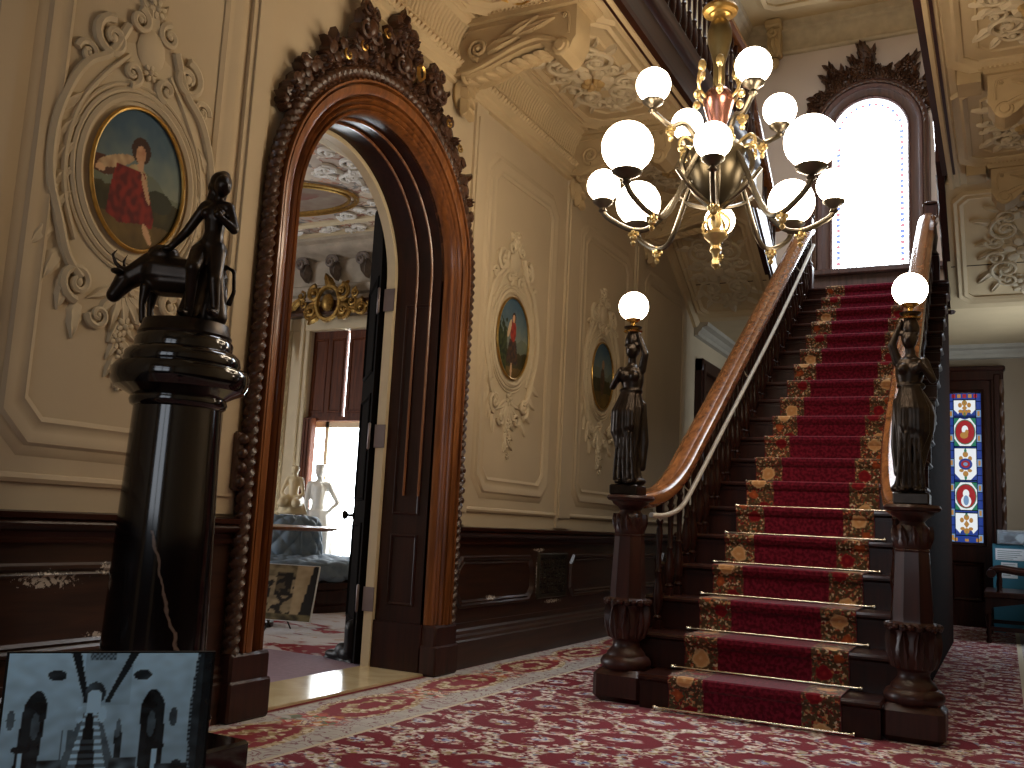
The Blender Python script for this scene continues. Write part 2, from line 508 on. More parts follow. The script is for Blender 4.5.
# moulded wall panels
PROF = [(0, 0), (0, .007), (.02, .018), (.035, .008), (.06, .01), (.085, .02), (.1, .021), (.112, .009), (.135, .008), (.15, 0)]
mb = MB()
for y0, y1 in ((.35, 1.75), (2.27, 3.03), (5.73, 6.66), (7.4, 8.4), (9.0, 10.2)):
    mb.rect_mould(Fr((WX, 0, 0), (0,1,0), (0,0,1), (1,0,0)), y0, y1, 1.25, 3.42, PROF, cham=.07)
for z in (1.02,):
    mb.run([(0,-.02), (.012,-.015), (.018, 0), (.012, .015), (0, .02)], (WX, YF, z), (WX, 3.36, z), (1,0,0), (0,0,1))
    mb.run([(0,-.02), (.012,-.015), (.018, 0), (.012, .015), (0, .02)], (WX, 5.36, z), (WX, 10.6, z), (1,0,0), (0,0,1))
mb.build('panel_moulding', m_plaster, wall_left)
# flat pilasters between the panels
mb = MB()
for y0, y1 in ((1.93, 2.08), (3.2, 3.36), (5.36, 5.52), (6.95, 7.22), (8.6, 8.85)):
    mb.box(WX-.01, WX+.02, y0, y1, .92, 3.8)
    mb.box(WX-.01, WX+.032, y0+.03, y1-.03, 1.0, 3.7)
mb.build('pilaster', m_plaster, wall_left)

# wainscot
wains = empty('wainscot_left', (WX, 4, 0)); struct(wains)
def wpart(name, mb, mat):
    o = mb.build(name, mat, wains); o.location = (-WX, -4, 0); return o
RAILP = [(0,.79), (.05,.79), (.052,.8), (.04,.81), (.045,.83), (.07,.845), (.078,.86), (.07,.875), (.085,.88), (.085,.9), (0,.905)]
BASEP = [(0,0), (.062,0), (.062,.17), (.052,.18), (.056,.2), (.044,.215), (.048,.235), (.034,.25), (.034,.285), (0,.3)]
PP = [(0, -.012), (0, .0), (.012, .014), (.022, .006), (.034, .02), (.046, .02), (.055, 0)]
FB = Fr((WX+.03, 0, 0), (0,1,0), (0,0,1), (1,0,0))
for y0, y1, pans in ((YF, 3.36, ((-1.0, .2), (.45, 1.5), (1.75, 3.2))), (5.36, 10.72, ((5.45, 6.5), (7.28, 8.3), (8.5, 9.4), (9.6, 10.6))), (12.22, YB, ())):
    mb = MB()
    mb.box(WX-.02, WX+.03, y0, y1, 0, .89)
    for a, b in pans: mb.rect_mould(FB, a, b, .43, .66, PP, cham=.05)
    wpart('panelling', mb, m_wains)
    mb = MB(); mb.run(RAILP, (WX, y0, 0), (WX, y1, 0), (1,0,0), (0,0,1)); wpart('dado_rail', mb, m_darkx)
    mb = MB(); mb.run(BASEP, (WX, y0, 0), (WX, y1, 0), (1,0,0), (0,0,1)); wpart('skirting', mb, m_wains)

# heating register in the wainscot
mb = MB()
FG = Fr((WX+.032, 6.89, .555), (0,1,0), (0,0,1), (1,0,0))
mb.rect_mould(FG, -.24, .24, -.14, .14, [(0,.0), (0,.014), (.02,.018), (.03,.006), (.03,0)])
g = MB()
for i in range(7):
    for j in range(4):
        cx, cy = -.21+.07*i, -.105+.07*j
        g.scroll(FG, cx, cy, .03, (i*2+j)*.8, 1.1, 1 if (i+j) % 2 else -1, .0055, .006, 5, True, 9)
for i in range(8): g.box(-.246+.07*i, -.238+.07*i, -.14, .14, .002, .008, FG)
for j in range(5): g.box(-.24, .24, -.144+.07*j, -.136+.07*j, .002, .008, FG)
reg = empty('wall_register', (WX, 6.89, .4)); tag(reg, 'ornate metal heating grille let into the dark wainscot between arched doorway and stairs', 'grille')
for nm, q in (('frame', mb), ('grille', g)):
    o = q.build(nm, m_gun, reg); o.location = (-WX, -6.89, -.4)

# ------------------------------------------------------------------ cornice of the gallery soffit, left and right
CORN = [(0,3.79), (.03,3.795), (.035,3.815), (.055,3.83), (.06,3.85), (.095,3.87), (.1,3.9), (.095,3.93), (.065,3.945), (.06,3.965), (.065,3.99), (.085,4.06), (.13,4.13), (.165,4.15), (.17,4.165), (.2,4.17), (.2,4.21), (0,4.21)]
for nm, wx, sx, y1 in (('trim_1', WX, 1, 9.15), ('trim_2', RX, -1, 9.15)):
    mb = MB()
    mb.run(CORN, (wx, YF, 0), (wx, y1, 0), (sx,0,0), (0,0,1))
    y = 2.2
    while y < 9.1:       # slanting rope strands on the bottom bead
        mb.tube([(wx+sx*.086, y, 3.868), (wx+sx*.104, y+.016, 3.9), (wx+sx*.086, y+.032, 3.932)], [.01, .017, .01], 5)
        y += .044
    y = 2.2
    while y < 9.1:       # flutes of the cove
        mb.tube([(wx+sx*.066, y, 3.975), (wx+sx*.09, y, 4.06), (wx+sx*.135, y, 4.128)], [.007, .009, .007], 4)
        y += .036
    struct(mb.build(nm, m_ceil))
# ------------------------------------------------------------------ arched doorway
door1 = empty('door_1', (WX, DY, 0)); struct(door1)
def dpart(name, mb, mat, parent=None, **k):
    o = mb.build(name, mat, parent or door1, **k)
    if parent is None: o.location = (-WX, -DY, 0)
    return o
mb = MB()
mb.arch_mould(FW, DR, DZ, .3, [(-.0,-.02), (-.0,.05), (.01,.066), (.02,.056), (.023,.025), (.029,.025), (.033,.055), (.044,.07), (.054,.056), (.057,.03), (.063,.03), (.067,.066), (.078,.082), (.088,.066), (.091,.04),
    (.097,.04), (.101,.082), (.125,.094), (.15,.09), (.154,.055), (.16,.055), (.165,.098), (.176,.098), (.18,.07), (.19,.07), (.19,0)], 48)
dpart('casing', mb, m_mahog)
def rope(pts, r, pitch, n=10):
    q = MB(); q.tube(pts, r, n, True, 3, .24, 2*pi/pitch*3); return q
path = arch_path(DR+.218, DZ, .3, 120)
def dense(poly, step):
    out = []
    for i in range(len(poly)-1):
        (a, b), (c, d) = poly[i], poly[i+1]; L = sqrt((c-a)**2+(d-b)**2); k = max(1, int(L/step))
        out += [(a+(c-a)*j/k, b+(d-b)*j/k) for j in range(k)]
    return out+[poly[-1]]
q = rope([FW.p(a, b, .06) for a, b in dense(path, .009)], .033, .15, 16)
q.cm = 0; dpart('rope_moulding', q, m_carve)
mb = MB()
for sg in (-1, 1):
    a0, a1 = (DR-.01, DR+.25) if sg > 0 else (-DR-.25, -DR+.01)
    mb.box(a0, a1, 0, .3, -.02, .1, FW, .012); mb.box(a0-.008, a1+.008, 0, .18, -.02, .112, FW, .01)
dpart('plinth_block', mb, m_newel)
# reveal through the wall: a dark panelled lining with gilt beads
mb = MB()
A = arch_path(DR, DZ, 0, 48)
mb.loft([[FW.p(a, b, 0) for a, b in A], [FW.p(a, b, -.36) for a, b in A]], False)
dpart('lining', mb, m_dark)
mb = MB()
for c in (-.09, -.2):
    mb.tube([FW.p(a*.988, DZ+(b-DZ)*.988 if b > DZ else b, c) for a, b in dense(arch_path(DR, DZ, 1.08, 48), .05)], .009, 6)
dpart('gilt_bead', mb, m_mahog)
mb = MB()
FJ = Fr((WX, DY+DR, 0), (-1,0,0), (0,0,1), (0,-1,0))
for b0, b1 in ((.42, .82),): mb.rect_mould(FJ, .1, .26, b0, b1, [(0,-.004), (0,.003), (.01,.01), (.02,.004), (.02,0)])
mb.rect_mould(FJ, .1, .26, .98, 2.3, [(0,-.004), (0,.003), (.01,.01), (.02,.004), (.02,0)])
mb.box(0, .36, 0, .3, -.01, .018, FJ)
dpart('jamb_panel', mb, m_dark)
mb = MB()
rings = []
for o, c in ((.005, -.36), (-.03, -.362), (-.03, -.425), (.04, -.43)):
    rings.append([FW.p(a, b, c) for a, b in arch_path(DR+o, DZ, 0, 48)])
mb.loft(rings, False)
dpart('cream_edge', mb, m_cream)
# carved crest: scrolls, leaves, flowers and a tall broken pediment
mb = MB()
rr = random.Random(3)
def polar(R, th): return R*cos(th), DZ+R*sin(th)
def envelope(th):        # how far the carving rises above the rope
    d = (th-pi/2)
    e = .06+.30*exp(-(abs(d)-.02)**2/.012*0.9) if abs(d) < .13 else .06
    e = max(e, .31*exp(-((d-.29)/.14)**2), .25*exp(-((d+.30)/.13)**2), .15*exp(-((abs(d)-.55)/.16)**2), .11*exp(-((abs(d)-.8)/.2)**2), .06)
    if abs(d) < .13: e = max(e, .38*exp(-((d+.03)/.1)**2))
    return e
R0 = DR+.255
th = radians(27)
while th < radians(155):
    e = envelope(th); R = R0+.01; i = 0
    while R < R0+e:
        x, y = polar(R, th+rr.uniform(-.02, .02)); k = rr.random(); s = rr.uniform(.028, .05)
        F2 = Fr(FW.p(0, 0, .02+.05*min(1, (R-R0)/.2)), FW.u, FW.v, FW.n)
        if k < .36: mb.scroll(F2, x, y, s*1.15, rr.uniform(0, 6.3), 1.3, rr.choice((-1, 1)), .013, .03, 6, True, 12)
        elif k < .72: mb.leaf(F2, x, y, th+rr.uniform(-.8, .8), s*2.2, s*1.3, .05, .4)
        else: mb.flower(F2, x, y, s*.9, .05)
        mb.ell((x, y, .0), (s, s, .05), F2, 7, 4)
        R += s*1.25
    th += .052
for th0, R in ((radians(107), R0+.2), (radians(90), R0+.1), (radians(72), R0+.16)):
    x, y = polar(R, th0)
    for sg in (-1, 1):
        mb.scroll(Fr(FW.p(0, 0, .08), FW.u, FW.v, FW.n), x+sg*.05, y-.02, .06, pi/2, 1.5, sg, .018, .04, 6, True, 18)
        mb.scroll(Fr(FW.p(0, 0, .08), FW.u, FW.v, FW.n), x+sg*.035, y+.1, .04, pi/2, 1.5, -sg, .014, .04, 6, True, 14)
    mb.ell((x, y, .09), (.045, .065, .06), FW, 10, 6)
    mb.leaf(Fr(FW.p(0, 0, .06), FW.u, FW.v, FW.n), x, y+.07, pi/2, .1, .09, .05)
dpart('carved_crest', mb, m_carve)
mb = MB()
x, y = polar(R0+.1, radians(84))
mb.rect_mould(Fr(FW.p(x, y, .12), FW.u, FW.v, FW.n), -.02, .02, -.035, .035, [(0,.03), (.01,.04), (.018,.02)], cham=.02)
for th0, R in ((radians(100), R0+.2), (radians(112), R0+.09), (radians(121), R0+.05), (radians(62), R0+.06), (radians(52), R0+.05)):
    x, y = polar(R, th0)
    mb.scroll(Fr(FW.p(0, 0, .1), FW.u, FW.v, FW.n), x, y, .032, th0, 1.1, 1, .008, .03, 5, True, 10)
dpart('gilt_detail', mb, m_gilt)
mb = MB()   # small carved stops at the outer edge of the rope
for sg in (-1, 1):
    x = sg*(DR+.26)
    mb.box(x-.03, x+.03, 1.03, 1.3, 0, .06, FW, .01)
    for k in range(4): mb.ell((x, 1.07+.065*k, .06), (.028, .028, .03), FW, 8, 5)
dpart('carved_stop', mb, m_carve)
# marble threshold
M = Mat('threshold_marble', .16, 0, .5)
n = M.noise(3, 5, dist=1.5); M.color(M.ramp(n, [(.3, srgb(196,176,134)), (.7, srgb(228,212,172))]))
m_thr = M.m
mb = MB(); mb.box(WX-WT, WX+.03, DY-DR, DY+DR, -.02, .014)
dpart('threshold', mb, m_thr)
# the open leaf with three hinges and a knob
LF = empty('leaf_hinge', (0,0,0)); bpy.data.objects.remove(LF)
hx, hy = WX-WT-.03, DY+DR-.015
dl = V((-.668, .744, 0)).normalized(); nl = V((-dl.y, dl.x, 0))
FL = Fr((hx, hy, .02), dl, (0,0,1), nl)
mb = MB()
W = .74
poly = [(0,0), (W,0)]+[(W-.0-W*(1-cos(pi/2*(1-i/16)))*0-0, 0) for i in ()]
poly = [(0, 0), (W, 0), (W, DZ+.70)]+[(W-W*sin(pi/2*i/16), DZ-.02+W*cos(pi/2*i/16)*.97) for i in range(1, 16)]+[(0, DZ-.02)]
mb.prism(poly, -.028, .028, FL)
for b0, b1 in ((.25, .85), (1.05, 1.7), (1.9, 2.5)):
    mb.rect_mould(Fr(FL.p(0,0,.028), FL.u, FL.v, FL.n), .12, .62, b0, b1, [(0,0), (.01,.015), (.025,.01), (.03,0)])
    mb.rect_mould(Fr(FL.p(0,0,-.028), FL.u*-1, FL.v, FL.n*-1), -.62, -.12, b0, b1, [(0,0), (.01,.015), (.025,.01), (.03,0)])
leaf = dpart('door_leaf', mb, wood('ebonised_wood', srgb(9,6,5), srgb(15,11,9), .8, 'z', 0, spec=.05))
for z in (.33, 1.36, 2.26):
    mb = MB()
    mb.box(-.012, .085, z, z+.15, .028, .034, FL)
    mb.box(WX-.435, WX-.355, DY+DR-.037, DY+DR-.031, z+.02, z+.17)
    mb.lathe([(.004,-.012), (.009,-.004), (.009,.154), (.004,.162)], (0,0,0), 10, Fr(FL.p(-.006, z, .036), (1,0,0), (0,1,0), (0,0,1)))
    h = mb.build('hinge', plain('nickel', srgb(128,118,118), .4, .8), leaf)
for sd in (-1, 1):
    mb = MB()
    mb.lathe([(.0,0), (.03,0), (.032,.006), (.012,.012), (.01,.04), (.026,.05), (.034,.066), (.026,.082), (0,.086)], (0,0,0), 14,
             Fr(FL.p(W-.07, .92, .028*sd), dl, (0,0,1), nl*sd))
    mb.build('door_knob', m_bronze, leaf)
# boot-shaped doorstop
mb = MB()
B = Fr((-3.85, 5.21, .0), V((-.95,.28,0)).normalized(), V((-.28,-.95,0)).normalized(), (0,0,1))
mb.ell((.06, 0, .035), (.12, .045, .035), B, 14, 8); mb.ell((.0, 0, .06), (.075, .042, .06), B, 12, 8)
mb.capsule((-.1, 0, .08), (-.1, 0, .22), .055, .06, 12, B); mb.ell((-.06, 0, .05), (.09, .045, .05), B, 12, 8); mb.box(-.15, .165, -.04, .04, 0, .018, B, .008)
tag(mb.build('doorstop', m_iron, remesh=.007, smooth_it=2), 'black boot shaped doorstop on the floor by the open leaf of the arched doorway', 'doorstop')
def part(name, mb, mat, root, **k):
    o = mb.build(name, mat, root, **k); o.location = -root.location; return o
m_paint = attr_mat('oil_painting', .6, 0, 0, .15)

# ------------------------------------------------------------------ oval wall murals in plaster cartouches
def ellip(u, v, cx, cy, rx, ry, rot=0.0):
    dx, dy = u-cx, v-cy
    if rot: dx, dy = dx*cos(rot)+dy*sin(rot), -dx*sin(rot)+dy*cos(rot)
    return (dx/rx)**2+(dy/ry)**2
def land(u, v, seed, hor):
    n = fbm(u, v, 3, seed)*.5+fbm(u, v, 8, seed)*.25
    c = mixc((122,130,116), (66,90,106), (v+.1)/.9+n*.5)
    h2 = hor+.22+.12*sin(u*4+seed)+n*.1
    if v < h2: c = mixc((110,116,92), (96,104,96), .5+n)
    if v < hor+n*.15: c = mixc((74,66,36), (52,48,26), .5+n*1.6)
    if v < hor-.4+n*.1: c = mixc((112,90,44), (84,66,34), .5+n*1.5)
    return c
def inpoly(x, y, P):
    r = False; j = len(P)-1
    for i in range(len(P)):
        if (P[i][1] > y) != (P[j][1] > y) and x < (P[j][0]-P[i][0])*(y-P[i][1])/(P[j][1]-P[i][1])+P[i][0]: r = not r
        j = i
    return r
def mural_seated(u, v):
    c = land(u, v, 1.3, -.18); n = fbm(u, v, 9, 4)
    if ellip(u, v, -.78, .02, .3, .13) < 1: c = (84,52,36)
    if ellip(u, v, .5, -.2, .3, .16) < 1: c = (52,54,38)
    if ellip(u, v, -.06, -.02, .26, .22, .2) < 1: c = mixc((182,164,124), (150,128,92), .5+n)
    if ellip(u, v, -.5, .14, .4, .085, .35) < 1: c = mixc((196,170,132), (160,130,98), .5+n)
    if ellip(u, v, -.8, -.03, .1, .05) < 1: c = (206,168,130)
    if inpoly(u, v, ((-.48,.12),(.12,.12),(.24,-.1),(.42,-.48),(.4,-.62),(.1,-.6),(-.3,-.68),(-.6,-.6),(-.56,-.2))): c = mixc((134,40,30), (88,26,24), .5+n*1.6)
    if ellip(u, v, .17, -.08, .05, .24, .5) < 1: c = (190,152,116)
    if ellip(u, v, .3, -.72, .06, .17, .7) < 1: c = (196,156,118)
    if ellip(u, v, 0, .42, .21, .19) < 1: c = (62,40,28)
    if ellip(u, v, .0, .36, .11, .13) < 1: c = mixc((200,160,124), (170,124,92), .5+n)
    if ellip(u, v, .02, .2, .07, .08) < 1: c = (190,150,116)
    return c
def mural_dancer(u, v):
    c = land(u, v, 5.1, -.3); n = fbm(u, v, 9, 2)
    if u < -.35 and v < .3+n*.5: c = mixc((70,74,40), (44,52,30), .5+n*2)
    if v < -.02 and v > -.62 and abs(u-.02) < .2-.28*v: c = mixc((84,60,40), (58,48,44), .5+n*2)
    if ellip(u, v, .02, .18, .19, .26) < 1: c = mixc((168,60,40), (130,50,36), .5+n)
    if ellip(u, v, -.22, .22, .08, .25, -.4) < 1: c = (206,180,140)
    if ellip(u, v, .04, .52, .12, .13) < 1: c = (60,40,26)
    if ellip(u, v, .03, .49, .08, .1) < 1: c = (206,164,126)
    if ellip(u, v, -.02, -.78, .06, .18) < 1: c = (196,160,124)
    return c
def mural_field(u, v):
    c = land(u, v, 9.7, -.1); n = fbm(u, v, 9, 6)
    if ellip(u, v, .05, -.15, .2, .42) < 1: c = mixc((96,66,46), (70,56,40), .5+n)
    if ellip(u, v, .08, .35, .11, .14) < 1: c = (150,118,88)
    return c
def cartouche(mb, a, b):
    F = Fr(WORLDF.o, WORLDF.u, WORLDF.v, WORLDF.n*.5)
    mb.ell((0, .02, 0), (.4, .56, .012), F, 40, 8)
    for i in range(3):
        k = (.045, .075, .1)[i]
        mb.tube([F.p((a+k)*cos(t), (b+k)*sin(t), .012) for t in [2*pi*j/48 for j in range(49)]], (.018, .012, .008)[i], 6)
    for sg in (-1, 1):
        pts = [(.13,.62), (.2,.47), (.3,.38), (.37,.24), (.41,.06), (.4,-.12), (.34,-.28), (.29,-.4), (.22,-.47)]
        mb.tube(smooth_path([F.p(sg*x, y, .02) for x, y in pts], 6), .02, 6)
        pts2 = [(.11,.5), (.22,.36), (.31,.2), (.345,.02), (.33,-.16), (.26,-.33)]
        mb.tube(smooth_path([F.p(sg*x, y, .012) for x, y in pts2], 6), .012, 6)
        mb.scroll(F, sg*.2, .53, .085, pi/2, 1.4, -sg, .022, .03)
        mb.scroll(F, sg*.3, .42, .05, 0 if sg > 0 else pi, 1.3, sg, .016, .025)
        mb.scroll(F, sg*.08, .67, .055, pi/2, 1.3, sg, .018, .03)
        mb.scroll(F, sg*.09, .43, .05, -pi/2, 1.2, -sg, .018, .03)
        mb.scroll(F, sg*.23, -.49, .075, -pi/2, 1.4, sg, .02, .03)
        mb.scroll(F, sg*.12, -.6, .05, pi, 1.3, -sg, .016, .025)
        for k in range(5): mb.leaf(F, sg*.37, .16-.1*k, pi/2+sg*.5, .12, .06, .03, .3*sg)
        for k in range(4): mb.leaf(F, sg*(.36-.05*k), -.3-.09*k, -pi/2+sg*(.9-.2*k), .14, .08, .03)
    mb.ell((0, .57, .01), (.075, .095, .035), F, 12, 6)
    mb.flower(F, 0, .76, .05, .04); mb.leaf(F, 0, .64, pi/2, .16, .09, .04)
    mb.flower(F, 0, .47, .04, .035)
    for sg in (-1, 1): mb.leaf(F, 0, .7, pi/2+sg*.7, .12, .06, .03)
    mb.flower(F, 0, -.45, .055, .035)
    for k in range(7): mb.leaf(F, 0, -.46, -pi/2+(k-3)*.42, .2, .07, .03)
    for k in range(5): mb.flower(F, .0+.015*(-1)**k, -.62-.06*k, .045-.005*k, .03)
    for sg in (-1, 1):
        for k in range(3): mb.leaf(F, 0, -.6-.07*k, -pi/2+sg*.7, .11, .05, .03)
WORLDF = Fr((0,0,0), (0,1,0), (0,0,1), (1,0,0))
relief0 = None
for (y, a, b, fn, lab) in ((2.645, .236, .3, mural_seated, 'oval mural of a seated woman in a red skirt, above the black column'),
                           (6.07, .25, .3, mural_dancer, 'oval mural of a standing woman, on the plaster panel just beyond the arched doorway'),
                           (7.83, .25, .3, mural_field, 'small oval mural on the wall behind the lamp figure on the stair post')):
    r = empty('oval_mural', (WX, y, 2.275)); tag(r, lab, 'mural', 'oval murals on the plaster wall')
    F = Fr((WX, y, 2.275), (0,1,0), (0,0,1), (1,0,0))
    o = canvas('painting', F, 2*a, 2*b, 84, 104, fn, m_paint, r, True, .012); o.location = -r.location
    mb = MB()
    mb.tube([F.p(a*cos(t), b*sin(t), .02) for t in [2*pi*j/64 for j in range(65)]], .009, 8)
    part('gilt_frame', mb, m_gilt, r)
    if relief0 is None:
        mb = MB(); cartouche(mb, .24, .3); relief0 = mb.build('plaster_cartouche', m_relief, r)
    else:
        c = relief0.copy(); COL.objects.link(c); c.parent = r

# ------------------------------------------------------------------ black marble pedestal with its bronze group
PX, PY = -2.645, 2.488
def mk_black():
    M = Mat('black_marble', .1, 0, .6, .3)
    x, y, z = M.xyz()
    n = M.noise(2.2, 6, dist=1.4, rough=.65)
    v = ((n-.5).abs()).ss(.003, .0005)*M.noise(3, 2).gt(.66)*.5
    # one long pale vein down the front of the shaft
    w = (M.noise(14, 3)-.5)*.05
    tt = (x*.89+y*.45)-(z-.7)*-.28+w-.06
    v2 = (tt.abs()).ss(.007, .002)*z.gt(.44)*z.lt(.86)*(y-x).lt(50)
    M.color(M.mix(v.mx(v2), srgb(13,10,11), srgb(120,104,92)))
    return M.m
m_black = mk_black()
ped = empty('pedestal', (PX, PY, 0)); tag(ped, 'tall polished black marble column pedestal beside the arched doorway', 'pedestal')
mb = MB()
mb.lathe([(.2,.0), (.205,.02), (.2,.17), (.21,.19), (.215,.22), (.195,.25), (.18,.28), (.19,.3), (.185,.33), (.178,.35)], n=40)
mb.box(-.25, .25, -.25, .25, 0, .14, ch=.01)
mb.build('plinth', m_black, ped)
mb = MB(); mb.lathe([(.178,.34), (.172,.6), (.163,.95), (.152,1.3)], n=48); mb.build('shaft', m_black, ped)
mb = MB(); mb.lathe([(.15,1.29), (.165,1.3), (.17,1.315), (.165,1.33), (.19,1.345), (.225,1.36), (.238,1.385), (.24,1.42), (.228,1.44), (.2,1.445), (.205,1.46), (.2,1.485), (.185,1.5), (.17,1.505), (.172,1.535), (.162,1.55), (.0,1.55)], n=48)
mb.build('capital', m_black, ped)
# woman leaning on a bull
sr = V((.89, .455, 0)).normalized(); sf = V((-.455, .89, 0)).normalized()
K = 1.28
ST = Fr(V((PX, PY, 1.533))-sr*.035, sr*K, V((0,0,K)), -sf*K)          # a to the right of the picture, b up, c towards the hall
st = empty('bronze_group', (PX, PY, 1.55)); tag(st, 'dark bronze statue of a woman leaning on a horned bull, standing on the black pedestal', 'statue')
mb = MB()
mb.lathe([(.162,0), (.165,.01), (.155,.03), (.15,.055), (.12,.06), (.0,.062)], (PX, PY, 1.55), n=32)
part('base', mb, m_bronze, st)
mb = MB()
cp = lambda p, q, r0, r1: mb.capsule(p, q, r0, r1, 10, ST)
Z = .06
# bull: body, neck, head, legs, tail
cp((-.08, Z+.15, -.03), (.075, Z+.14, -.03), .072, .062); cp((-.06, Z+.13, -.03), (.05, Z+.125, -.03), .066, .06); mb.ell((-.07, Z+.2, -.03), (.05, .035, .04), ST)
cp((-.1, Z+.165, -.03), (-.16, Z+.125, -.015), .06, .042); cp((-.165, Z+.115, -.01), (-.187, Z+.07, .005), .04, .028)
mb.ell((-.165, Z+.12, -.015), (.035, .03, .03), ST)
for c in (-.06, .0): cp((-.1, Z+.1, c), (-.105, Z+.05, c), .022, .014); cp((-.105, Z+.05, c), (-.1, Z, c), .014, .013)
for c in (-.06, .0): cp((.09, Z+.12, c), (.11, Z+.06, c), .032, .016); cp((.11, Z+.06, c), (.1, Z, c), .015, .014)
for c in (-.045, .02): mb.tube([ST.p(-.165, Z+.145, c*.5), ST.p(-.185, Z+.16, c), ST.p(-.195, Z+.185, c*1.2), ST.p(-.18, Z+.205, c)], [.01, .009, .007, .003], 6)
mb.tube([ST.p(.11, Z+.18, -.03), ST.p(.14, Z+.165, -.03), ST.p(.148, Z+.1, -.02), ST.p(.135, Z+.06, -.02)], [.01, .009, .009, .013], 6)
for c in (-.055, .03): mb.ell((-.175, Z+.135, c), (.018, .01, .02), ST)
part('bull', mb, m_bronze, st, remesh=.006, smooth_it=3)
ST.o = ST.o+sr*.055
mb = MB()
cp((.03, Z+.205, .035), (.058, Z+.205, .035), .044, .044); cp((.046, Z+.22, .035), (.05, Z+.26, .035), .044, .034); cp((.05, Z+.26, .035), (.048, Z+.32, .03), .035, .042); cp((.02, Z+.335, .03), (.078, Z+.335, .03), .026, .026)
cp((.05, Z+.33, .03), (.055, Z+.37, .03), .018, .016)
mb.ell((.064, Z+.398, .04), (.024, .033, .028), ST, 12, 8); mb.ell((.052, Z+.412, .024), (.032, .034, .032), ST, 12, 8); mb.ell((.034, Z+.4, .012), (.024, .026, .024), ST); mb.ell((.058, Z+.436, .02), (.018, .014, .018), ST); mb.ell((.08, Z+.396, .06), (.007, .007, .007), ST, 6, 4)
cp((.035, Z+.39, .02), (.022, Z+.345, .03), .02, .012)
mb.ell((.072, Z+.4, .062), (.006, .008, .006), ST, 6, 4)
cp((.05, Z+.39, .0), (.045, Z+.33, .0), .022, .012)
cp((.015, Z+.335, .03), (-.03, Z+.26, .03), .022, .018); cp((-.03, Z+.26, .03), (-.075, Z+.215, .02), .018, .013); mb.ell((-.085, Z+.21, .02), (.02, .01, .015), ST)
cp((.085, Z+.335, .03), (.11, Z+.27, .045), .021, .018); cp((.11, Z+.265, .05), (.075, Z+.295, .075), .017, .012); mb.ell((.07, Z+.3, .078), (.014, .013, .012), ST)
for sg in (-1, 1): mb.ell((.048+sg*.02, Z+.31, .056), (.016, .016, .013), ST)
cp((.022, Z+.195, .05), (.026, Z+.135, .11), .038, .028); cp((.026, Z+.13, .11), (.012, Z+.01, .07), .025, .014)
cp((.065, Z+.195, .045), (.08, Z+.11, .085), .037, .026); cp((.08, Z+.105, .085), (.09, Z+.012, .08), .024, .014)
mb.ell((.088, Z+.012, .1), (.016, .012, .032), ST); mb.ell((.0, Z+.012, .08), (.016, .012, .032), ST)
part('woman', mb, m_bronze, st, remesh=.005, smooth_it=3)
mb = MB()
cp((.02, Z+.15, .0), (.0, Z+.02, .03), .04, .045); cp((.05, Z+.14, -.01), (.06, Z+.02, .0), .035, .05)
part('drapery', mb, m_bronze, st, remesh=.007, smooth_it=3)

# ------------------------------------------------------------------ mounted black-and-white photograph in the near corner
def bw(u, v):
    x, y = (u+1)/2, (1-v)/2
    n = fbm(x, y, 14, 3)*18
    c = 176-40*y+n
    if x > .36 and x < .6 and y < .4: c = 150+n
    if abs(x-(.17+.0*y)) < .0: c = 60
    # ceiling and beams
    if abs(x-(.315+.07*min(1, y/.36))) < .022*(1-y*1.2) and y < .38: c = 30
    if abs(x-(.60-.11*min(1, y/.36))) < .022*(1-y*1.2) and y < .38: c = 34
    if .38 < x < .51 and y < .055: c = 70 if (int(x*90)+int(y*60)) % 2 else 120
    for cx in (.235, .65):
        if ellip(x, y, cx, .17, .045, .04, .3 if cx < .5 else -.3) < 1: c = 40+n*2
    # arched doorways on both sides
    for cx, w, t0, q in ((.155, .055, .28, 30), (.715, .06, .28, 26), (.55, .018, .5, 40)):
        dy = y-t0
        if dy > 0 and abs(x-cx-(.0-.05*(y-.3) if cx < .5 else .02*(y-.3))) < w*min(1, sqrt(dy/.12)): c = q+n*1.6+(46 if ellip(x, y, cx, .55, .02, .1) < 1 else 0)
    # window and its crest
    if ellip(x, y, .425, .31, .05, .09) < 1 and y < .4: c = 54+n*2
    if abs(x-.425) < .033 and .3 < y < .5 or ellip(x, y, .425, .33, .033, .05) < 1: c = 232+n
    if .28 < x < .36 and .58 < y < .84 and abs((x-.3)*40 % 2-1) < .5: c = 80
    # stairs
    if .46 < y < .96:
        w = .03+.075*(y-.46)/.5
        if abs(x-.415) < w*1.5: c = 84+n
        if abs(x-.415) < w: c = 205 if int(y*38) % 2 else 110
        if abs(x-.41) < w*.5: c = 22 if y < .66 else (60 if int(y*38) % 2 else 26)
    for cx in (.36, .47):
        if ellip(x, y, cx, .47, .02, .06) < 1: c = 170+n*2
    # figures on posts and oval pictures
    for cx in (.1, .745):
        if abs(x-cx) < .012 and y > .72: c = 190
        if ellip(x, y, cx+.015, .62, .02, .13) < 1: c = 34
        if ellip(x, y, cx, .72, .045, .03) < 1: c = 26
    for cx in (.04, .825):
        if ellip(x, y, cx, .5, .02, .075) < 1: c = 66+n*2
    if y > .86+.0*x and (x < .1 or .75 < x < .93): c = 50+n*3
    if y > .8 and .18 < x < .3: c = 60+n*4
    if y > .8 and .52 < x < .66: c = 74+n*4
    if ellip(x, y, .86, .95, .04, .12) < 1: c = 40+n*2
    # dark carved frame at the right edge
    if x > .93-.02*sin(y*3): c = 44+n
    if x > .955: c = 26+n*.5
    if abs(x-(.93-.02*sin(y*3))) < .006: c = 110 if int(y*60) % 2 else 40
    c = max(8, min(245, c))
    c = min(250, c*1.4); return (c*.74, c*.92, c*1.02)
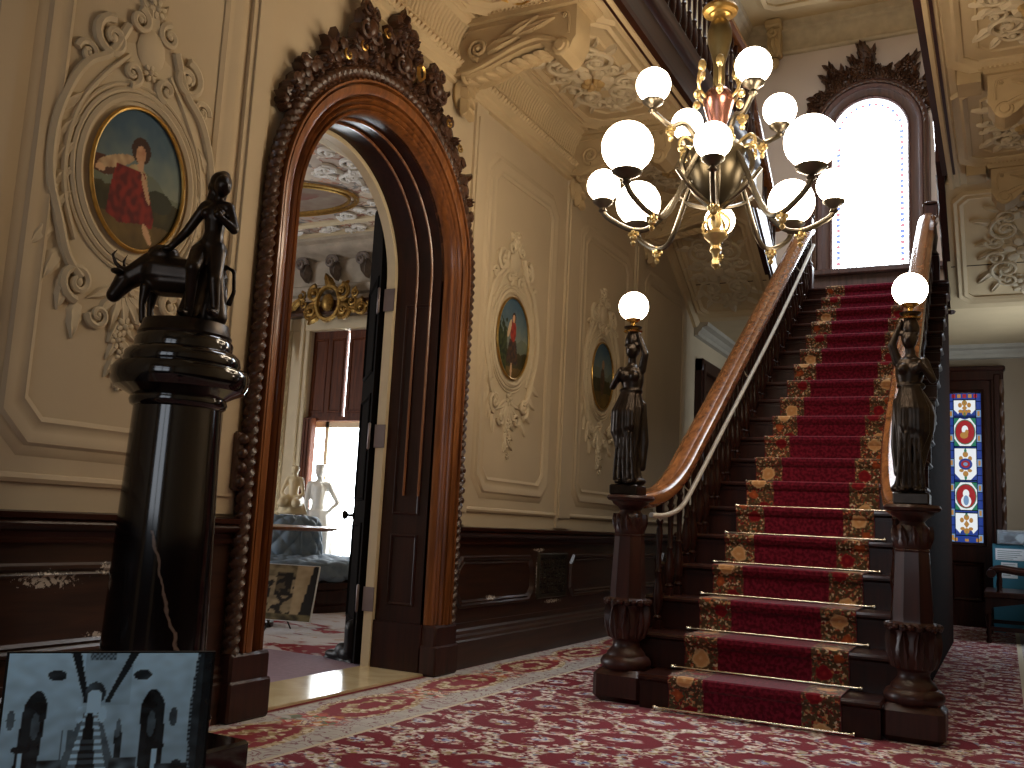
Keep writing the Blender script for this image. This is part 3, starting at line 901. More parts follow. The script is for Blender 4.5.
m_bw = attr_mat('glossy_photo_print', .25, .4)
TL, TR = V((-1.371, 1.004, .711)), V((-1.173, 1.231, .711))
uu = (TR-TL).normalized(); Tm = (TL+TR)/2; wP = (TR-TL).length; nn = uu.cross(V((0,0,1)))
pan = empty('photo_panel', (Tm.x, Tm.y, 0)); tag(pan, 'black and white photograph of the hall on a stand before the black pedestal', 'photograph')
PF = Fr((Tm.x, Tm.y, .611), uu, (0,0,1), nn)
o = canvas('print', PF, wP, .2, 150, 104, bw, m_bw, pan, False, .004); o.location = -pan.location
mb = MB(); mb.box(-wP/2-.004, wP/2+.004, -.108, .102, -.006, .003, PF); part('backing_board', mb, m_iron, pan)
mb = MB(); mb.lathe([(.012,.0), (.012,.5)], (Tm.x-nn.x*.03, Tm.y-nn.y*.03, .02), 12); part('post', mb, m_iron, pan)
mb = MB(); mb.lathe([(.13,0), (.13,.012), (.03,.025), (.015,.04)], (Tm.x-nn.x*.03, Tm.y-nn.y*.03, 0), 24); part('foot', mb, m_iron, pan)

# ------------------------------------------------------------------ the reception room beyond the arch
m_rwall = plain('room_wall', srgb(192,174,152), .8, var=.05, scale=2)
def mk_rceil():
    M = Mat('painted_ceiling', .8)
    x, y, z = M.xyz()
    n = M.noise(2.6, 4, dist=2.2)
    sc = ((n-.5).abs()).ss(.05, .02)
    c = M.mix(M.noise(1.2, 2).ss(.4, .6), srgb(206,190,168), srgb(176,160,146))
    c = M.mix(sc, c, palette(M, 7, [(0, srgb(150,104,84)), (.35, srgb(226,214,196)), (.6, srgb(120,116,112)), (.8, srgb(190,140,110))]))
    M.color(c); return M.m
m_rceil = mk_rceil()
def mk_rcarpet():
    M = Mat('room_carpet', .95, 0, .15)
    n = M.noise(1.5, 4, dist=1.5); g = M.noise(9, 3)
    c = M.mix(n.ss(.52, .58), srgb(204,196,194), srgb(140,44,50))
    c = M.mix(g.ss(.58, .64), c, srgb(190,166,150)); M.color(c); return M.m
RY = 9.0; RXL = -10.6
mb = MB(); mb.box(RXL, WX-WT+.02, -.5, RY, -.1, 0); struct(mb.build('floor_reception', mk_rcarpet()))
mb = MB(); mb.box(RXL, WX-WT, -.5, RY, 4.2, 4.3); struct(mb.build('ceiling_reception', m_rceil))
mb = MB(); mb.box(RXL-.1, RXL, -.5, RY, 0, 4.2); struct(mb.build('wall_reception_left', m_rwall))
mb = MB(); mb.box(RXL, WX-WT, -.6, -.5, 0, 4.2); struct(mb.build('wall_reception_front', m_rwall))
wx0, wx1, wz0, wz1 = -7.45, -6.35, .3, 3.12
mb = MB()
for a in ((RXL, wx0, 0, 4.2), (wx1, WX-WT, 0, 4.2), (wx0, wx1, 0, wz0), (wx0, wx1, wz1, 4.2)): mb.box(a[0], a[1], RY, RY+.25, a[2], a[3])
struct(mb.build('wall_reception_back', m_rwall))
# grey corbelled cornice, blue and gold bands
mb = MB()
FC = Fr((0, RY, 0), (1,0,0), (0,0,1), (0,-1,0))
mb.run([(0,3.55), (.06,3.57), (.09,3.62), (.09,3.66), (.05,3.68), (.05,3.98), (.3,4.02), (.34,4.06), (.34,4.1), (.42,4.12), (.42,4.2), (0,4.2)], (RXL, RY, 0), (WX-WT, RY, 0), (0,-1,0), (0,0,1))
cor = struct(mb.build('trim_3', plain('grey_cornice', srgb(176,164,146), .7, var=.2, scale=6)))
mb = MB()
for i in range(15):
    x = RXL+.35+.45*i
    mb.scroll(Fr((0, RY-.14, 0), (1,0,0), (0,0,1), (0,-1,0)), x, 3.92, .085, 0, 1.3, 1, .03, .06)
    mb.leaf(Fr((0, RY-.08, 0), (1,0,0), (0,0,1), (0,-1,0)), x, 3.94, -pi/2, .24, .16, .1)
mb.build('corbel', plain('corbel_grey', srgb(120,108,100), .7, var=.3, scale=20), cor)
mb = MB()
mb.rect_mould(Fr((0,0,4.2), (1,0,0), (0,-1,0), (0,0,-1)), -9.2, -5.3, -8.2, -3.8, [(0,0), (.0,.03), (.05,.05), (.1,.03), (.1,0)], cham=.6)
mb.rect_mould(Fr((0,0,4.2), (1,0,0), (0,-1,0), (0,0,-1)), -9.9, -4.4, -8.55, -2.2, [(0,0), (.0,.03), (.04,.05), (.08,.03), (.08,0)])
t = mb.build('ceiling_moulding', m_cream, cor)
def ceilmural(u, v):
    n = fbm(u, v, 3, 2)*.5+fbm(u, v, 8, 1)*.3
    c = mixc((150,138,120), (120,96,84), .5+n)
    for a, b, r1, r2, k in ((-.4,.1,.2,.3,(150,90,70)), (-.1,-.1,.25,.25,(110,70,62)), (.3,.05,.3,.25,(128,84,74)), (-.45,.45,.1,.12,(170,120,90)), (.1,.3,.14,.14,(90,70,66))):
        if ellip(u, v, a, b, r1, r2) < 1+n: c = mixc(k, c, .3+n)
    return c
FM = Fr((-6.72, 7.4, 4.195), (.98,.2,0), (.2,-.98,0), (0,0,-1))
o = canvas('ceiling_painting', FM, 1.56, .84, 60, 40, ceilmural, m_paint, cor, True, .01)
mb = MB()
for k, r in ((.0,.018), (.06,.01), (.09,.014)):
    mb.tube([FM.p((.79+k)*cos(q), (.43+k)*sin(q), .02) for q in [2*pi*j/60 for j in range(61)]], r, 6)
mb.build('oval_frame', m_gilt, cor)
mb = MB()
rr = random.Random(11)
for i in range(120):
    q = rr.uniform(0, 6.28); k = rr.uniform(.14, 1.0)
    a, b = (.86+k)*cos(q), (.46+k)*sin(q)
    if rr.random() < .5: mb.scroll(FM, a, b, rr.uniform(.05,.12), rr.uniform(0,6), 1.4, rr.choice((-1,1)), .025, .02)
    else: mb.leaf(FM, a, b, rr.uniform(0,6), .2, .1, .03)
mb.build('ceiling_scrollwork', m_white, cor)
# window of the room: glowing sky outside, dark shutters above and left, pale casing, gilt pelmet
win2 = empty('window_2', (-6.9, RY, 0)); struct(win2)
mb = MB(); mb.add([(wx0, RY+.2, wz0), (wx1, RY+.2, wz0), (wx1, RY+.2, wz1), (wx0, RY+.2, wz1)], [(0,1,2,3)])
part('glass', mb, emis('bright_daylight_glass', (.86,.94,1,1), 12.0), win2)
mb = MB()
for x0, x1 in ((wx0, -6.95), (-6.915, wx1)):
    mb.box(x0, x1, RY+.05, RY+.09, 2.06, wz1)
    for k in range(2):
        w = (x1-x0)/2
        mb.rect_mould(Fr((x0+w*k, RY+.05, 0), (1,0,0), (0,0,1), (0,-1,0)), .06, w-.06, 2.16, 3.0, [(0,0), (.01,.014), (.03,.01), (.035,0)])
mb.box(wx0, wx1, RY+.03, RY+.1, 2.03, 2.08)
m_shut = wood('shutter_wood', srgb(66,32,16), srgb(106,56,30), .5, 'z', 0, spec=.2)
part('shutter', mb, m_shut, win2)
mb = MB()
mb.box(wx0-.0, wx0+.14, RY-.04, RY+.04, wz0, 2.06)
for k in range(3): mb.box(wx0+.02+.045*k, wx0+.045+.045*k, RY-.05, RY-.04, wz0, 2.04)
part('folded_shutter', mb, m_shut, win2)
mb = MB()
mb.box(wx0+.22, wx0+.27, RY+.12, RY+.16, wz0, 2.04); mb.box(wx0, wx1, RY+.12, RY+.17, 1.96, 2.04); mb.box(wx0, wx1, RY, RY+.2, wz0-.03, wz0+.04)
part('sash', mb, m_cream, win2)
mb = MB()
for x0, x1 in ((wx0-.42, wx0), (wx1, wx1+.42)):
    mb.box(x0, x1, RY-.05, RY+.01, 0, wz1+.2, ch=.01); mb.box(x0+.1, x0+.16, RY-.08, RY-.04, 0, wz1+.2, ch=.01); mb.box(x0+.3, x0+.36, RY-.08, RY-.04, 0, wz1+.2, ch=.01)
mb.box(wx0-.42, wx1+.42, RY-.06, RY+.01, wz1, wz1+.2, ch=.01)
part('casing', mb, m_cream, win2)
q = rope([(wx0-.3, RY-.08, .02+.015*i) for i in range(208)], .03, .24, 14); part('rope_moulding', q, m_cream, win2)
mb = MB()
px0, px1 = -7.78, -5.9
mb.run([(0,3.27), (.2,3.27), (.22,3.3), (.2,3.33), (.2,3.4), (.24,3.43), (0,3.45)], (px0, RY, 0), (px1, RY, 0), (0,-1,0), (0,0,1))
part('pelmet', mb, m_carve, win2)
mb = MB()
FP = Fr((-7.05, RY-.22, 3.4), (1,0,0), (0,0,1), (0,-1,0))
mb.ell((0, 0, .03), (.08, .11, .06), FP, 14, 8); mb.tube([FP.p(.17*cos(q), .2*sin(q), .02) for q in [2*pi*j/30 for j in range(31)]], .03, 6)
for sg in (-1, 1):
    mb.scroll(FP, sg*.2, .12, .1, pi/2, 1.4, -sg, .03, .04); mb.scroll(FP, sg*.24, -.1, .09, -pi/2, 1.4, sg, .03, .04)
    for k in range(3): mb.leaf(FP, sg*.12, .12*(k-1), (0 if sg > 0 else pi)+.5*(k-1)*sg, .2, .12, .05); mb.scroll(FP, sg*(.3+.05*k), .1*(k-1), .06, pi/2, 1.3, sg*(-1)**k, .018, .04, 6, True, 12)
mb.leaf(FP, 0, .16, pi/2, .2, .16, .06)
FP2 = Fr((-7.72, RY-.22, 3.3), (1,0,0), (0,0,1), (0,-1,0))
for z in (0, -.16, -.3): mb.scroll(FP2, .0, z, .09, pi/2, 1.4, 1, .03, .04); mb.leaf(FP2, 0, z, -pi/2, .2, .1, .05)
mb.leaf(FP2, .05, .05, .4, .3, .12, .05); mb.leaf(FP2, 0, -.35, -pi/2, .25, .06, .04)
FP3 = Fr((-6.55, RY-.22, 3.32), (1,0,0), (0,0,1), (0,-1,0))
mb.scroll(FP3, 0, 0, .1, pi/2, 1.4, 1, .03, .04); mb.flower(FP3, .12, .02, .07, .05); mb.leaf(FP3, -.05, 0, pi, .25, .1, .05)
part('gilt_ornament', mb, plain('aged_gilt', srgb(150,118,62), .42, .75, var=.4, scale=40), win2)

# unseen glowing window, added to brighten the room
mb = MB(); mb.add([(RXL+.02, 2.2, .5), (RXL+.02, 4.6, .5), (RXL+.02, 4.6, 3.2), (RXL+.02, 2.2, 3.2)], [(0,1,2,3)])
added_win = empty('added_window', (RXL, 3.4, .5)); struct(added_win); part('glass', mb, emis('side_fill_glow', (.9,.95,1,1), 9.0), added_win)
mb = MB()
for z0, z1, y0, y1 in ((.4,3.3,2.1,2.2), (.4,3.3,4.6,4.7), (.4,.5,2.1,4.7), (3.2,3.3,2.1,4.7), (.5,3.2,3.37,3.43), (1.85,1.9,2.2,4.6)): mb.box(RXL, RXL+.08, y0, y1, z0, z1)
part('casing', mb, m_cream, added_win)
# floor mat
mb = MB(); mb.box(-5.6, WX-WT-.02, 3.75, 5.25, 0, .008)
tag(mb.build('floor_mat', plain('grey_mat', srgb(146,126,142), .9, var=.1, scale=40)), 'plain grey mauve mat on the floor just inside the arched doorway', 'mat')
# tufted round settee
sx, sy = -6.58, 7.8
m_vel = plain('grey_blue_velvet', srgb(106,124,140), .7, var=.12, scale=12)
set_ = empty('round_settee', (sx, sy, 0)); tag(set_, 'round grey blue tufted settee with a tall padded centre near the bright window', 'settee')
mb = MB(); mb.lathe([(.84,0), (.84,.06), (.8,.08), (.8,.2), (.83,.22), (.83,.28), (.77,.3)], n=48); mb.build('base', m_dark, set_)
def tufted(prof, n, du, dv, deep, caps=True):
    q = MB(); rings = []; L = 0
    fine = []
    for i in range(len(prof)-1):
        (r0, z0), (r1, z1) = prof[i], prof[i+1]; kk = max(1, int(sqrt((r1-r0)**2+(z1-z0)**2)/.012))
        fine += [(r0+(r1-r0)*t/kk, z0+(z1-z0)*t/kk) for t in range(kk)]
    prof = fine+[prof[-1]]
    for i, (r, z) in enumerate(prof):
        if i: L += sqrt((r-prof[i-1][0])**2+(z-prof[i-1][1])**2)
        ring = []
        for j in range(n):
            a = 2*pi*j/n; s = a*du; v = L/dv
            h = abs(sin(pi*(s+v)))*abs(sin(pi*(s-v)))
            k = deep*(h**.4-.6)
            nx, nz = 1.0, .0
            p0, p1 = prof[max(0, i-1)], prof[min(len(prof)-1, i+1)]
            tx, tz = p1[0]-p0[0], p1[1]-p0[1]; l = sqrt(tx*tx+tz*tz) or 1
            nx, nz = tz/l, -tx/l
            ring.append(((r+nx*k)*cos(a), (r+nx*k)*sin(a), z+nz*k))
        rings.append(ring)
    q.loft(rings, True, caps, caps); return q
seatp = [(.8,.29), (.83,.31), (.85,.34), (.85,.4), (.84,.44), (.81,.47), (.77,.48)]+[(.77-.04*i, .485+.003*i) for i in range(1, 10)]
q = tufted(seatp, 272, 17/(2*pi)*1.0, .2, .035); q.build('seat_cushion', m_vel, set_)
backp = [(.385,.48)]+[(.38-.004*i, .5+.03*i) for i in range(12)]+[(.315,.87), (.28,.89), (.2,.9)]
q = tufted(backp, 216, 12/(2*pi), .22, .035); q.build('back_cushion', m_vel, set_)
for j in range(4):
    mb = MB(); a = pi*.25+pi/2*j+.35
    mb.tube([(.39*cos(a), .39*sin(a), .49), (.36*cos(a), .36*sin(a), .72), (.31*cos(a), .31*sin(a), .88)], .012, 6)
    mb.build('seam', m_vel, set_)
# statuettes
def human(mb, F, z0, H, pose, rs=1.0):
    cp = lambda p, q, a, b: mb.capsule(p, q, a*H*rs, b*H*rs, 10, F)
    h = H
    mb.ell((0, z0+.93*h, .01*h), (.052*h, .066*h, .06*h), F, 12, 8); mb.ell((0, z0+.95*h, -.015*h), (.06*h, .055*h, .06*h), F, 12, 8)
    cp((0, z0+.82*h, 0), (0, z0+.9*h, 0), .038, .032)
    cp((0, z0+.5*h, 0), (0, z0+.6*h, 0), .085, .068); cp((0, z0+.62*h, 0), (0, z0+.76*h, 0), .07, .082)
    cp((-.09*h, z0+.8*h, 0), (.09*h, z0+.8*h, 0), .04, .04)
    for (a, b, c) in pose:
        cp(tuple(q*h+(z0 if i == 1 else 0) for i, q in enumerate(a)), tuple(q*h+(z0 if i == 1 else 0) for i, q in enumerate(b)), .036, .027)
        cp(tuple(q*h+(z0 if i == 1 else 0) for i, q in enumerate(b)), tuple(q*h+(z0 if i == 1 else 0) for i, q in enumerate(c)), .027, .02)
def skirt(mb, F, z0, H, w0, w1, n=28, folds=9, hip=.52):
    rings = []
    for i in range(14):
        f = i/13; z = z0+hip*H*f
        ring = []
        for j in range(n*2):
            a = pi*j/n; r = (w0+(w1-w0)*f+.02*sin(pi*f)*H)*(1+.07*sin(folds*a+3*f)*(1-f*.6))
            ring.append(F.p(r*cos(a), z, r*.8*sin(a)))
        rings.append(ring)
    mb.loft(rings, True, True, True)
sF = Fr((-6.53, 7.8, 0), sr, (0,0,1), -sf)
mb = MB()
mb.lathe([(.13,.915), (.13,.94), (.0,.94)], (sF.o.x, sF.o.y, 0), 24)
human(mb, sF, .7, .72, (((-.1,.79,0), (-.16,.6,.05), (-.06,.5,.12)), ((.1,.79,0), (.15,.6,.06), (.08,.5,.13))))
skirt(mb, sF, .92, .5, .15, .08, hip=.34)
mb.capsule((-.06, 1.06, .02), (-.07, 1.03, .17), .06, .05, 10, sF); mb.capsule((.06, 1.06, .02), (.07, 1.03, .17), .06, .05, 10, sF)
tag(mb.build('statuette', plain('ivory_plaster', srgb(222,206,168), .5, var=.06), remesh=.008, smooth_it=2), 'small ivory statuette of a seated robed figure on top of the tufted settee', 'statuette')
s2 = empty('marble_statue', (-6.98, 8.8, 0)); tag(s2, 'white marble statue of a woman, hand on hip, before the bright window', 'statue')
mF = Fr((-6.95, 8.74, 0), sr, (0,0,1), -sf)
mb = MB()
human(mb, mF, .38, 1.1, (((-.1,.79,0), (-.12,.62,.03), (-.1,.46,.08)), ((.1,.79,0), (.2,.62,-.02), (.09,.5,.04))))
mb.ell((0, .38+.97*1.1, 0), (.06, .05, .065), mF, 12, 8)
for k in range(6): mb.ell((.05*cos(k*pi/5), .38+1.1*.995, .05*sin(k*pi/5)), (.018, .024, .018), mF, 6, 4)
skirt(mb, mF, .42, 1.1, .2, .12, hip=.5)
part('figure', mb, m_white, s2, remesh=.012, smooth_it=2)
mb = MB(); mb.lathe([(.16,0), (.16,.06), (.13,.09), (.12,.36), (.15,.38), (.15,.43), (0,.43)], (mF.o.x, mF.o.y, 0), 24); part('plinth', mb, m_white, s2)
# round table and picture on an iron easel
tb = empty('round_table', (-5.6, 6.2, 0)); tag(tb, 'round dark wood table in the reception room beyond the doorway', 'table')
mb = MB(); mb.lathe([(0,.795), (.66,.795), (.7,.805), (.71,.815), (.7,.825), (0,.828)], n=56); mb.build('tabletop', m_mahog, tb)
mb = MB(); mb.lathe([(.24,.0), (.24,.04), (.1,.08), (.06,.14), (.09,.3), (.05,.5), (.07,.68), (.16,.795)], n=24); mb.build('pedestal', m_dark, tb)
def easelpic(u, v):
    n = fbm(u, v, 3, 8)*.5+fbm(u, v, 7, 3)*.5
    c = mixc((182,164,130), (120,106,80), .5+n)
    if v > .55: c = mixc((150,136,104), (96,84,60), .5+n*2)
    if fbm(u*1.4, v, 4.5, 9) > .12 and v < .6 and u < .55: c = (44,38,32)
    if .1 < u < .45 and -.1 < v < .75: c = (38,32,26) if n > -.15 else (92,80,58)
    if u > .5: c = mixc((190,170,136), (160,140,104), .5+n)
    if u > .8+.1*v: c = (40,36,34)
    if v < -.75: c = mixc((120,110,80), (60,54,40), .5+n*2)
    return c
EF = Fr((-5.15, 5.98, .315), V((.97,.24,0)).normalized(), V((-.07,.26,.96)).normalized(), V((.2,-.9,.27)).normalized())
ea = empty('easel_picture', (-5.15, 5.98, 0)); tag(ea, 'sepia picture board propped on a small black iron easel inside the doorway', 'picture')
o = canvas('picture', EF, .74, .43, 60, 40, easelpic, m_paint, ea, False, .008); o.location = -ea.location
mb = MB(); mb.box(-.375, .375, -.22, .22, -.012, .006, EF); part('board', mb, m_paper, ea)
mb = MB()
for a in (-.16, .02):
    mb.tube([EF.p(a, .1, -.03), EF.p(a, -.24, -.02), EF.p(a, -.31, .03)], .007, 6)
    mb.scroll(Fr(EF.p(a, -.27, .04), EF.u, (0,0,1), EF.n), 0, 0, .035, pi/2, 1.2, 1, .006, .006, 5)
    mb.tube([EF.p(a, .0, -.03), V((EF.p(a,0,0).x-.05, EF.p(a,0,0).y+.3, .005))], .006, 6)
part('iron_easel', mb, m_iron, ea)
# ------------------------------------------------------------------ gallery soffits with coffers, beams and consoles
def relief_panel(mb, F, L, W):
    """a long plaster arabesque: rosette, scrolls and leaves; F.u along its length"""
    mb.flower(F, 0, 0, .09*W/.3, .05)
    for k in range(8): mb.leaf(F, 0, 0, k*pi/4+.2, .5*W, .2*W, .03)
    for sg in (-1, 1):
        for ud in (-1, 1):
            mb.scroll(F, sg*L*.24, ud*W*.24, .24*W, 0 if sg > 0 else pi, 1.5, sg*ud, .022, .03)
            mb.scroll(F, sg*L*.37, ud*W*.2, .17*W, pi if sg > 0 else 0, 1.5, -sg*ud, .018, .028)
            mb.scroll(F, sg*L*.1, ud*W*.38, .15*W, pi/2*ud, 1.4, sg*ud, .016, .028)
            for a, b, an, l in ((.15,.12,.5,.4), (.28,.4,1.0,.35), (.33,.05,.2,.35), (.42,.32,.8,.25), (.05,.42,1.3,.25), (.2,.3,-.4,.3)):
                mb.leaf(F, sg*L*a, ud*W*b, (an*ud if sg > 0 else pi-an*ud), l*W, l*W*.5, .03, .4)
        mb.flower(F, sg*L*.45, 0, .07*W/.3*.8, .035); mb.leaf(F, sg*L*.4, 0, 0 if sg > 0 else pi, .4*W, .2*W, .03)
BEAMS = (1.0, 2.7, 5.0, 6.9, 8.75)
def console(mb, x, sx, y0, y1, ze=0):
    P = [(0,4.16), (.9,4.16), (.9,3.93), (.88,3.9), (.86,3.85), (.8,3.82), (.73,3.85), (.66,3.92), (.55,3.91), (.4,3.865), (.28,3.825), (.15,3.8), (0,3.82)]
    F = Fr((x, 0, 0), (sx,0,0), (0,0,1), (0,1,0))
    mb.prism(P, y0, y1, F)
    mb.run([(0,0), (.97,0), (.97,-.03), (.95,-.045), (.93,-.05), (.92,-.075), (0,-.075)], (x, y0-.035, 4.21), (x, y1+.035, 4.21), (sx,0,0), (0,0,1))
    k = .02
    while k < .93:      # fine teeth under the top moulding
        mb.box(min(x+sx*k, x+sx*(k+.014)), max(x+sx*k, x+sx*(k+.014)), y0-.045, y0-.03, 4.165, 4.185); k += .03
    for yy, dy in ((y0, -1), (y1, 1)):
        Fc = Fr((x, yy, 0), (sx,0,0), (0,0,1), (0,dy,0))
        pts = smooth_path([Fc.p(*q) for q in ((.07,3.83), (.07,4.05), (.13,4.1), (.5,4.1), (.8,4.1), (.85,4.06), (.85,3.95))], 4)
        mb.tube(pts, .009, 5)
        mb.tube(smooth_path([Fc.p(*q) for q in ((.1,3.82), (.22,3.84), (.36,3.89), (.5,3.94), (.65,3.96), (.78,3.91))], 5), .02, 6)
        mb.scroll(Fc, .22, 3.96, .075, -pi/2, 1.6, -1, .017, .016)
        mb.leaf(Fc, .28, 3.94, .3, .24, .1, .035, -.3); mb.leaf(Fc, .36, 4.0, .25, .3, .08, .03); mb.leaf(Fc, .5, 4.02, .1, .26, .06, .025)
        mb.scroll(Fc, .62, 4.03, .03, 0, 1.3, 1, .009, .012, 5, True, 10)
        mb.flower(Fc, .1, 4.07, .018, .016); mb.flower(Fc, .82, 4.07, .018, .016)
    Fd = Fr((x+sx*.8, y0, 3.875), (1,0,0), (0,0,1), (0,1,0))
    mb.lathe([(.0,-.03), (.03,-.03), (.035,-.015), (.05,-.012), (.06,.0), (.048,.02), (.045,(y1-y0)/2), (.048,y1-y0-.02), (.06,y1-y0), (.05,y1-y0+.012), (.035,y1-y0+.015), (.03,y1-y0+.03), (0,y1-y0+.03)], (0,0,0), 18, Fd)
    for k in range(9):      # leaf band under the console
        f = k/8; a = .06+.6*f; z = 3.8+.11*f
        Fu = Fr((x+sx*a, (y0+y1)/2, z-.006), V((sx*.95,0,.2)).normalized(), (0,1,0), V((sx*.2,0,-.95)).normalized())
        mb.leaf(Fu, 0, -.055, .35, .11, .07, .025); mb.leaf(Fu, 0, .055, -.35, .11, .07, .025); mb.leaf(Fu, 0, 0, 0, .1, .06, .03)
    Fl = Fr((x+sx*.06, (y0+y1)/2, 0), (0,1,0), (0,0,1), (sx,0,0))
    mb.scroll(Fl, -.06, 3.8, .05, 0, 1.3, 1, .018, .05); mb.scroll(Fl, .06, 3.8, .05, pi, 1.3, -1, .018, .05)
    for k in range(5): mb.leaf(Fl, 0, 3.82-.04*k, -pi/2+(-1)**k*.5, .12, .08, .05)
    mb.ell((0, 3.61, .0), (.025, .035, .025), Fl, 8, 5); mb.ell((0, 3.74, -.03), (.07, .12, .045), Fl, 10, 6)
m_mural = m_paint
for nm, x0, x1, wx, sx in (('ceiling_left', WX, EL, WX, 1), ('ceiling_right', ER, RX, RX, -1)):
    ce = empty(nm, ((x0+x1)/2, 4, ZC)); struct(ce)
    mb = MB(); mb.box(x0, x1, YF, 9.2, ZC, ZG); part('soffit', mb, m_ceil, ce)
    Wc = x1-x0; xm = (x0+x1)/2
    FU = Fr((0, 0, ZC), (0,1,0), (1,0,0), (0,0,-1))
    mb = MB(); rb = MB()
    ys = (-2.5,)+BEAMS
    ia, ib = (x0+.27, x1-.2) if sx > 0 else (x0+.2, x1-.27)
    for i in range(len(ys)-1):
        a, b = ys[i]+.35, ys[i+1]-.12
        mb.rect_mould(FU, a, b, ia, ib, [(0,0), (0,.012), (.03,.03), (.05,.015), (.075,.02), (.1,.04), (.12,.0)], cham=.09)
        mb.rect_mould(FU, a+.12, b-.12, ia+.1, ib-.1, [(0,0), (.008,.012), (.02,0)], cham=.08)
    edge = x1 if sx > 0 else x0
    ed = [(0,0), (.0,-.05), (.03,-.055), (.045,-.03), (.08,-.03), (.095,-.012), (.14,-.012), (.15,0)]
    mb.run(ed, (edge, YF, ZC), (edge, 9.2, ZC), (-sx,0,0), (0,0,1))
    part('coffer_moulding', mb, m_ceil, ce)
    for i in range(len(BEAMS)):
        q = MB(); console(q, wx, sx, BEAMS[i], BEAMS[i]+.22)
        if sx < 0: q.box(x0+.15, x0+.3, BEAMS[i], BEAMS[i]+.22, 4.1, 4.2)
        part('console_beam', q, m_tan, ce)
    for i in range(len(ys)-1):
        ym = (ys[i]+ys[i+1]+.23)/2
        if i == 2:
            continue
        q = MB(); relief_panel(q, Fr((xm+(.02 if sx > 0 else -.02), ym, ZC), (0,1,0), (1,0,0), (0,0,-1)), 1.02, .52)
        part('plaster_arabesque', q, m_relief, ce)
    q = MB()
    for i in range(len(ys)-1):
        if i != 2: q.flower(Fr((xm+(.02 if sx > 0 else -.02), (ys[i]+ys[i+1]+.23)/2, ZC-.03), (0,1,0), (1,0,0), (0,0,-1)), 0, 0, .09, .05)
    part('gilt_rosette', q, m_ochre, ce)
    def cm(u, v):
        n = fbm(u, v, 4, 2)*.5
        if ellip(u, v, 0, 0, .9, .9) > 1: return (150, 92, 40)
        c = mixc((132,70,34), (92,44,26), .5+n*1.6)
        if ellip(u, v, .1, .1, .4, .5) < 1: c = mixc((190,150,104), (150,96,60), .5+n)
        return c
    FCM = Fr((xm, 4.28, ZC), (0,1,0), (1,0,0), (0,0,-1))
    o = canvas('ceiling_painting', FCM, 1.34, .42, 40, 20, cm, m_paint, ce, True, .012); o.location = -ce.location
    mb = MB(); mb.tube([FCM.p(.67*cos(t), .21*sin(t), .012) for t in [2*pi*j/40 for j in range(41)]], .012, 6); part('painting_rim', mb, m_gilt, ce)

mb = MB(); mb.box(EL, ER, YF, 1.6, ZC, ZG); struct(mb.build('ceiling_front', m_ceil))
mb = MB(); mb.box(WX-.2, RX+.1, 1.45, 1.6, ZG, ZT); struct(mb.build('wall_upper_front', m_plaster))
top = empty('ceiling_top', (AXX:=-1.23, 8, ZT)); struct(top)
mb = MB(); mb.box(WX-.2, RX+.1, 1.45, YB+.1, ZT, ZT+.1); part('ceiling_plane', mb, m_ceil, top)
mb = MB()
UC = [(0,7.6), (.04,7.61), (.055,7.64), (.04,7.67), (.03,7.69), (.035,7.86), (.06,7.9), (.1,7.92), (.11,7.95), (.15,7.97), (.16,8.05), (0,8.05)]
mb.run(UC, (WX, YB, 0), (RX, YB, 0), (0,-1,0), (0,0,1))
mb.run(UC, (WX, 1.6, 0), (WX, YB, 0), (1,0,0), (0,0,1)); mb.run(UC, (RX, 1.6, 0), (RX, YB, 0), (-1,0,0), (0,0,1))
part('cornice', mb, plain('upper_cornice', srgb(176,162,138), .75), top)
mb = MB(); mb.add([(-2.4, 6.0, ZT-.01), (.0, 6.0, ZT-.01), (.0, 9.6, ZT-.01), (-2.4, 9.6, ZT-.01)], [(3,2,1,0)])
part('skylight_glass', mb, emis('skylight_glass', (.88,.93,1,1), 12.0), top)
mb = MB()
for i in range(6): mb.box(-2.43+.48*i, -2.37+.48*i, 5.95, 9.65, ZT-.06, ZT)
for i in range(7): mb.box(-2.45, .05, 5.97+.6*i, 6.03+.6*i, ZT-.06, ZT)
part('skylight_bars', mb, m_dark, top)
mb = MB()
for x in (-2.72, .3):
    mb.box(x-.09, x+.09, YB-.2, YB, 7.55, 7.95, ch=.02); mb.box(x-.11, x+.11, YB-.3, YB, 7.93, 8.04, ch=.02)
    FX = Fr((x, YB-.2, 0), (1,0,0), (0,0,1), (0,-1,0))
    mb.scroll(FX, 0, 7.85, .07, pi/2, 1.4, 1, .03, .05); mb.leaf(FX, 0, 7.8, -pi/2, .3, .14, .06); mb.ell((0, 7.47, -.1), (.06,.09,.06), FX)
part('cornice_bracket', mb, m_tan, top)
FT = Fr((0, 0, ZT), (0,1,0), (1,0,0), (0,0,-1))
mb = MB()
for y in (3.0, 10.6):
    for a, b in ((-2.7, -1.45), (-1.0, .4)): mb.rect_mould(FT, y, y+(1.9 if y < 10 else 1.6), a, b, [(0,0), (0,.03), (.05,.06), (.1,.02), (.14,0)], cham=.1)
part('coffer_moulding', mb, m_ceil, top)
def topmural(u, v):
    n = fbm(u, v, 3, 12)*.6
    c = mixc((196,160,110), (150,110,70), .5+n)
    for a, b, r1, r2, k in ((0,0,.35,.4,(150,30,40)), (-.45,.1,.25,.2,(70,50,36)), (.45,-.1,.3,.25,(206,170,130)), (.1,.5,.2,.2,(210,170,130))):
        if ellip(u, v, a, b, r1, r2) < 1+n: c = k
    return c
FTM = Fr((-1.4, 12.05, ZT-.012), (1,0,0), (0,-1,0), (0,0,-1))
o = canvas('ceiling_painting', FTM, 1.5, .8, 40, 24, topmural, m_paint, top, True, .01); o.location = -top.location

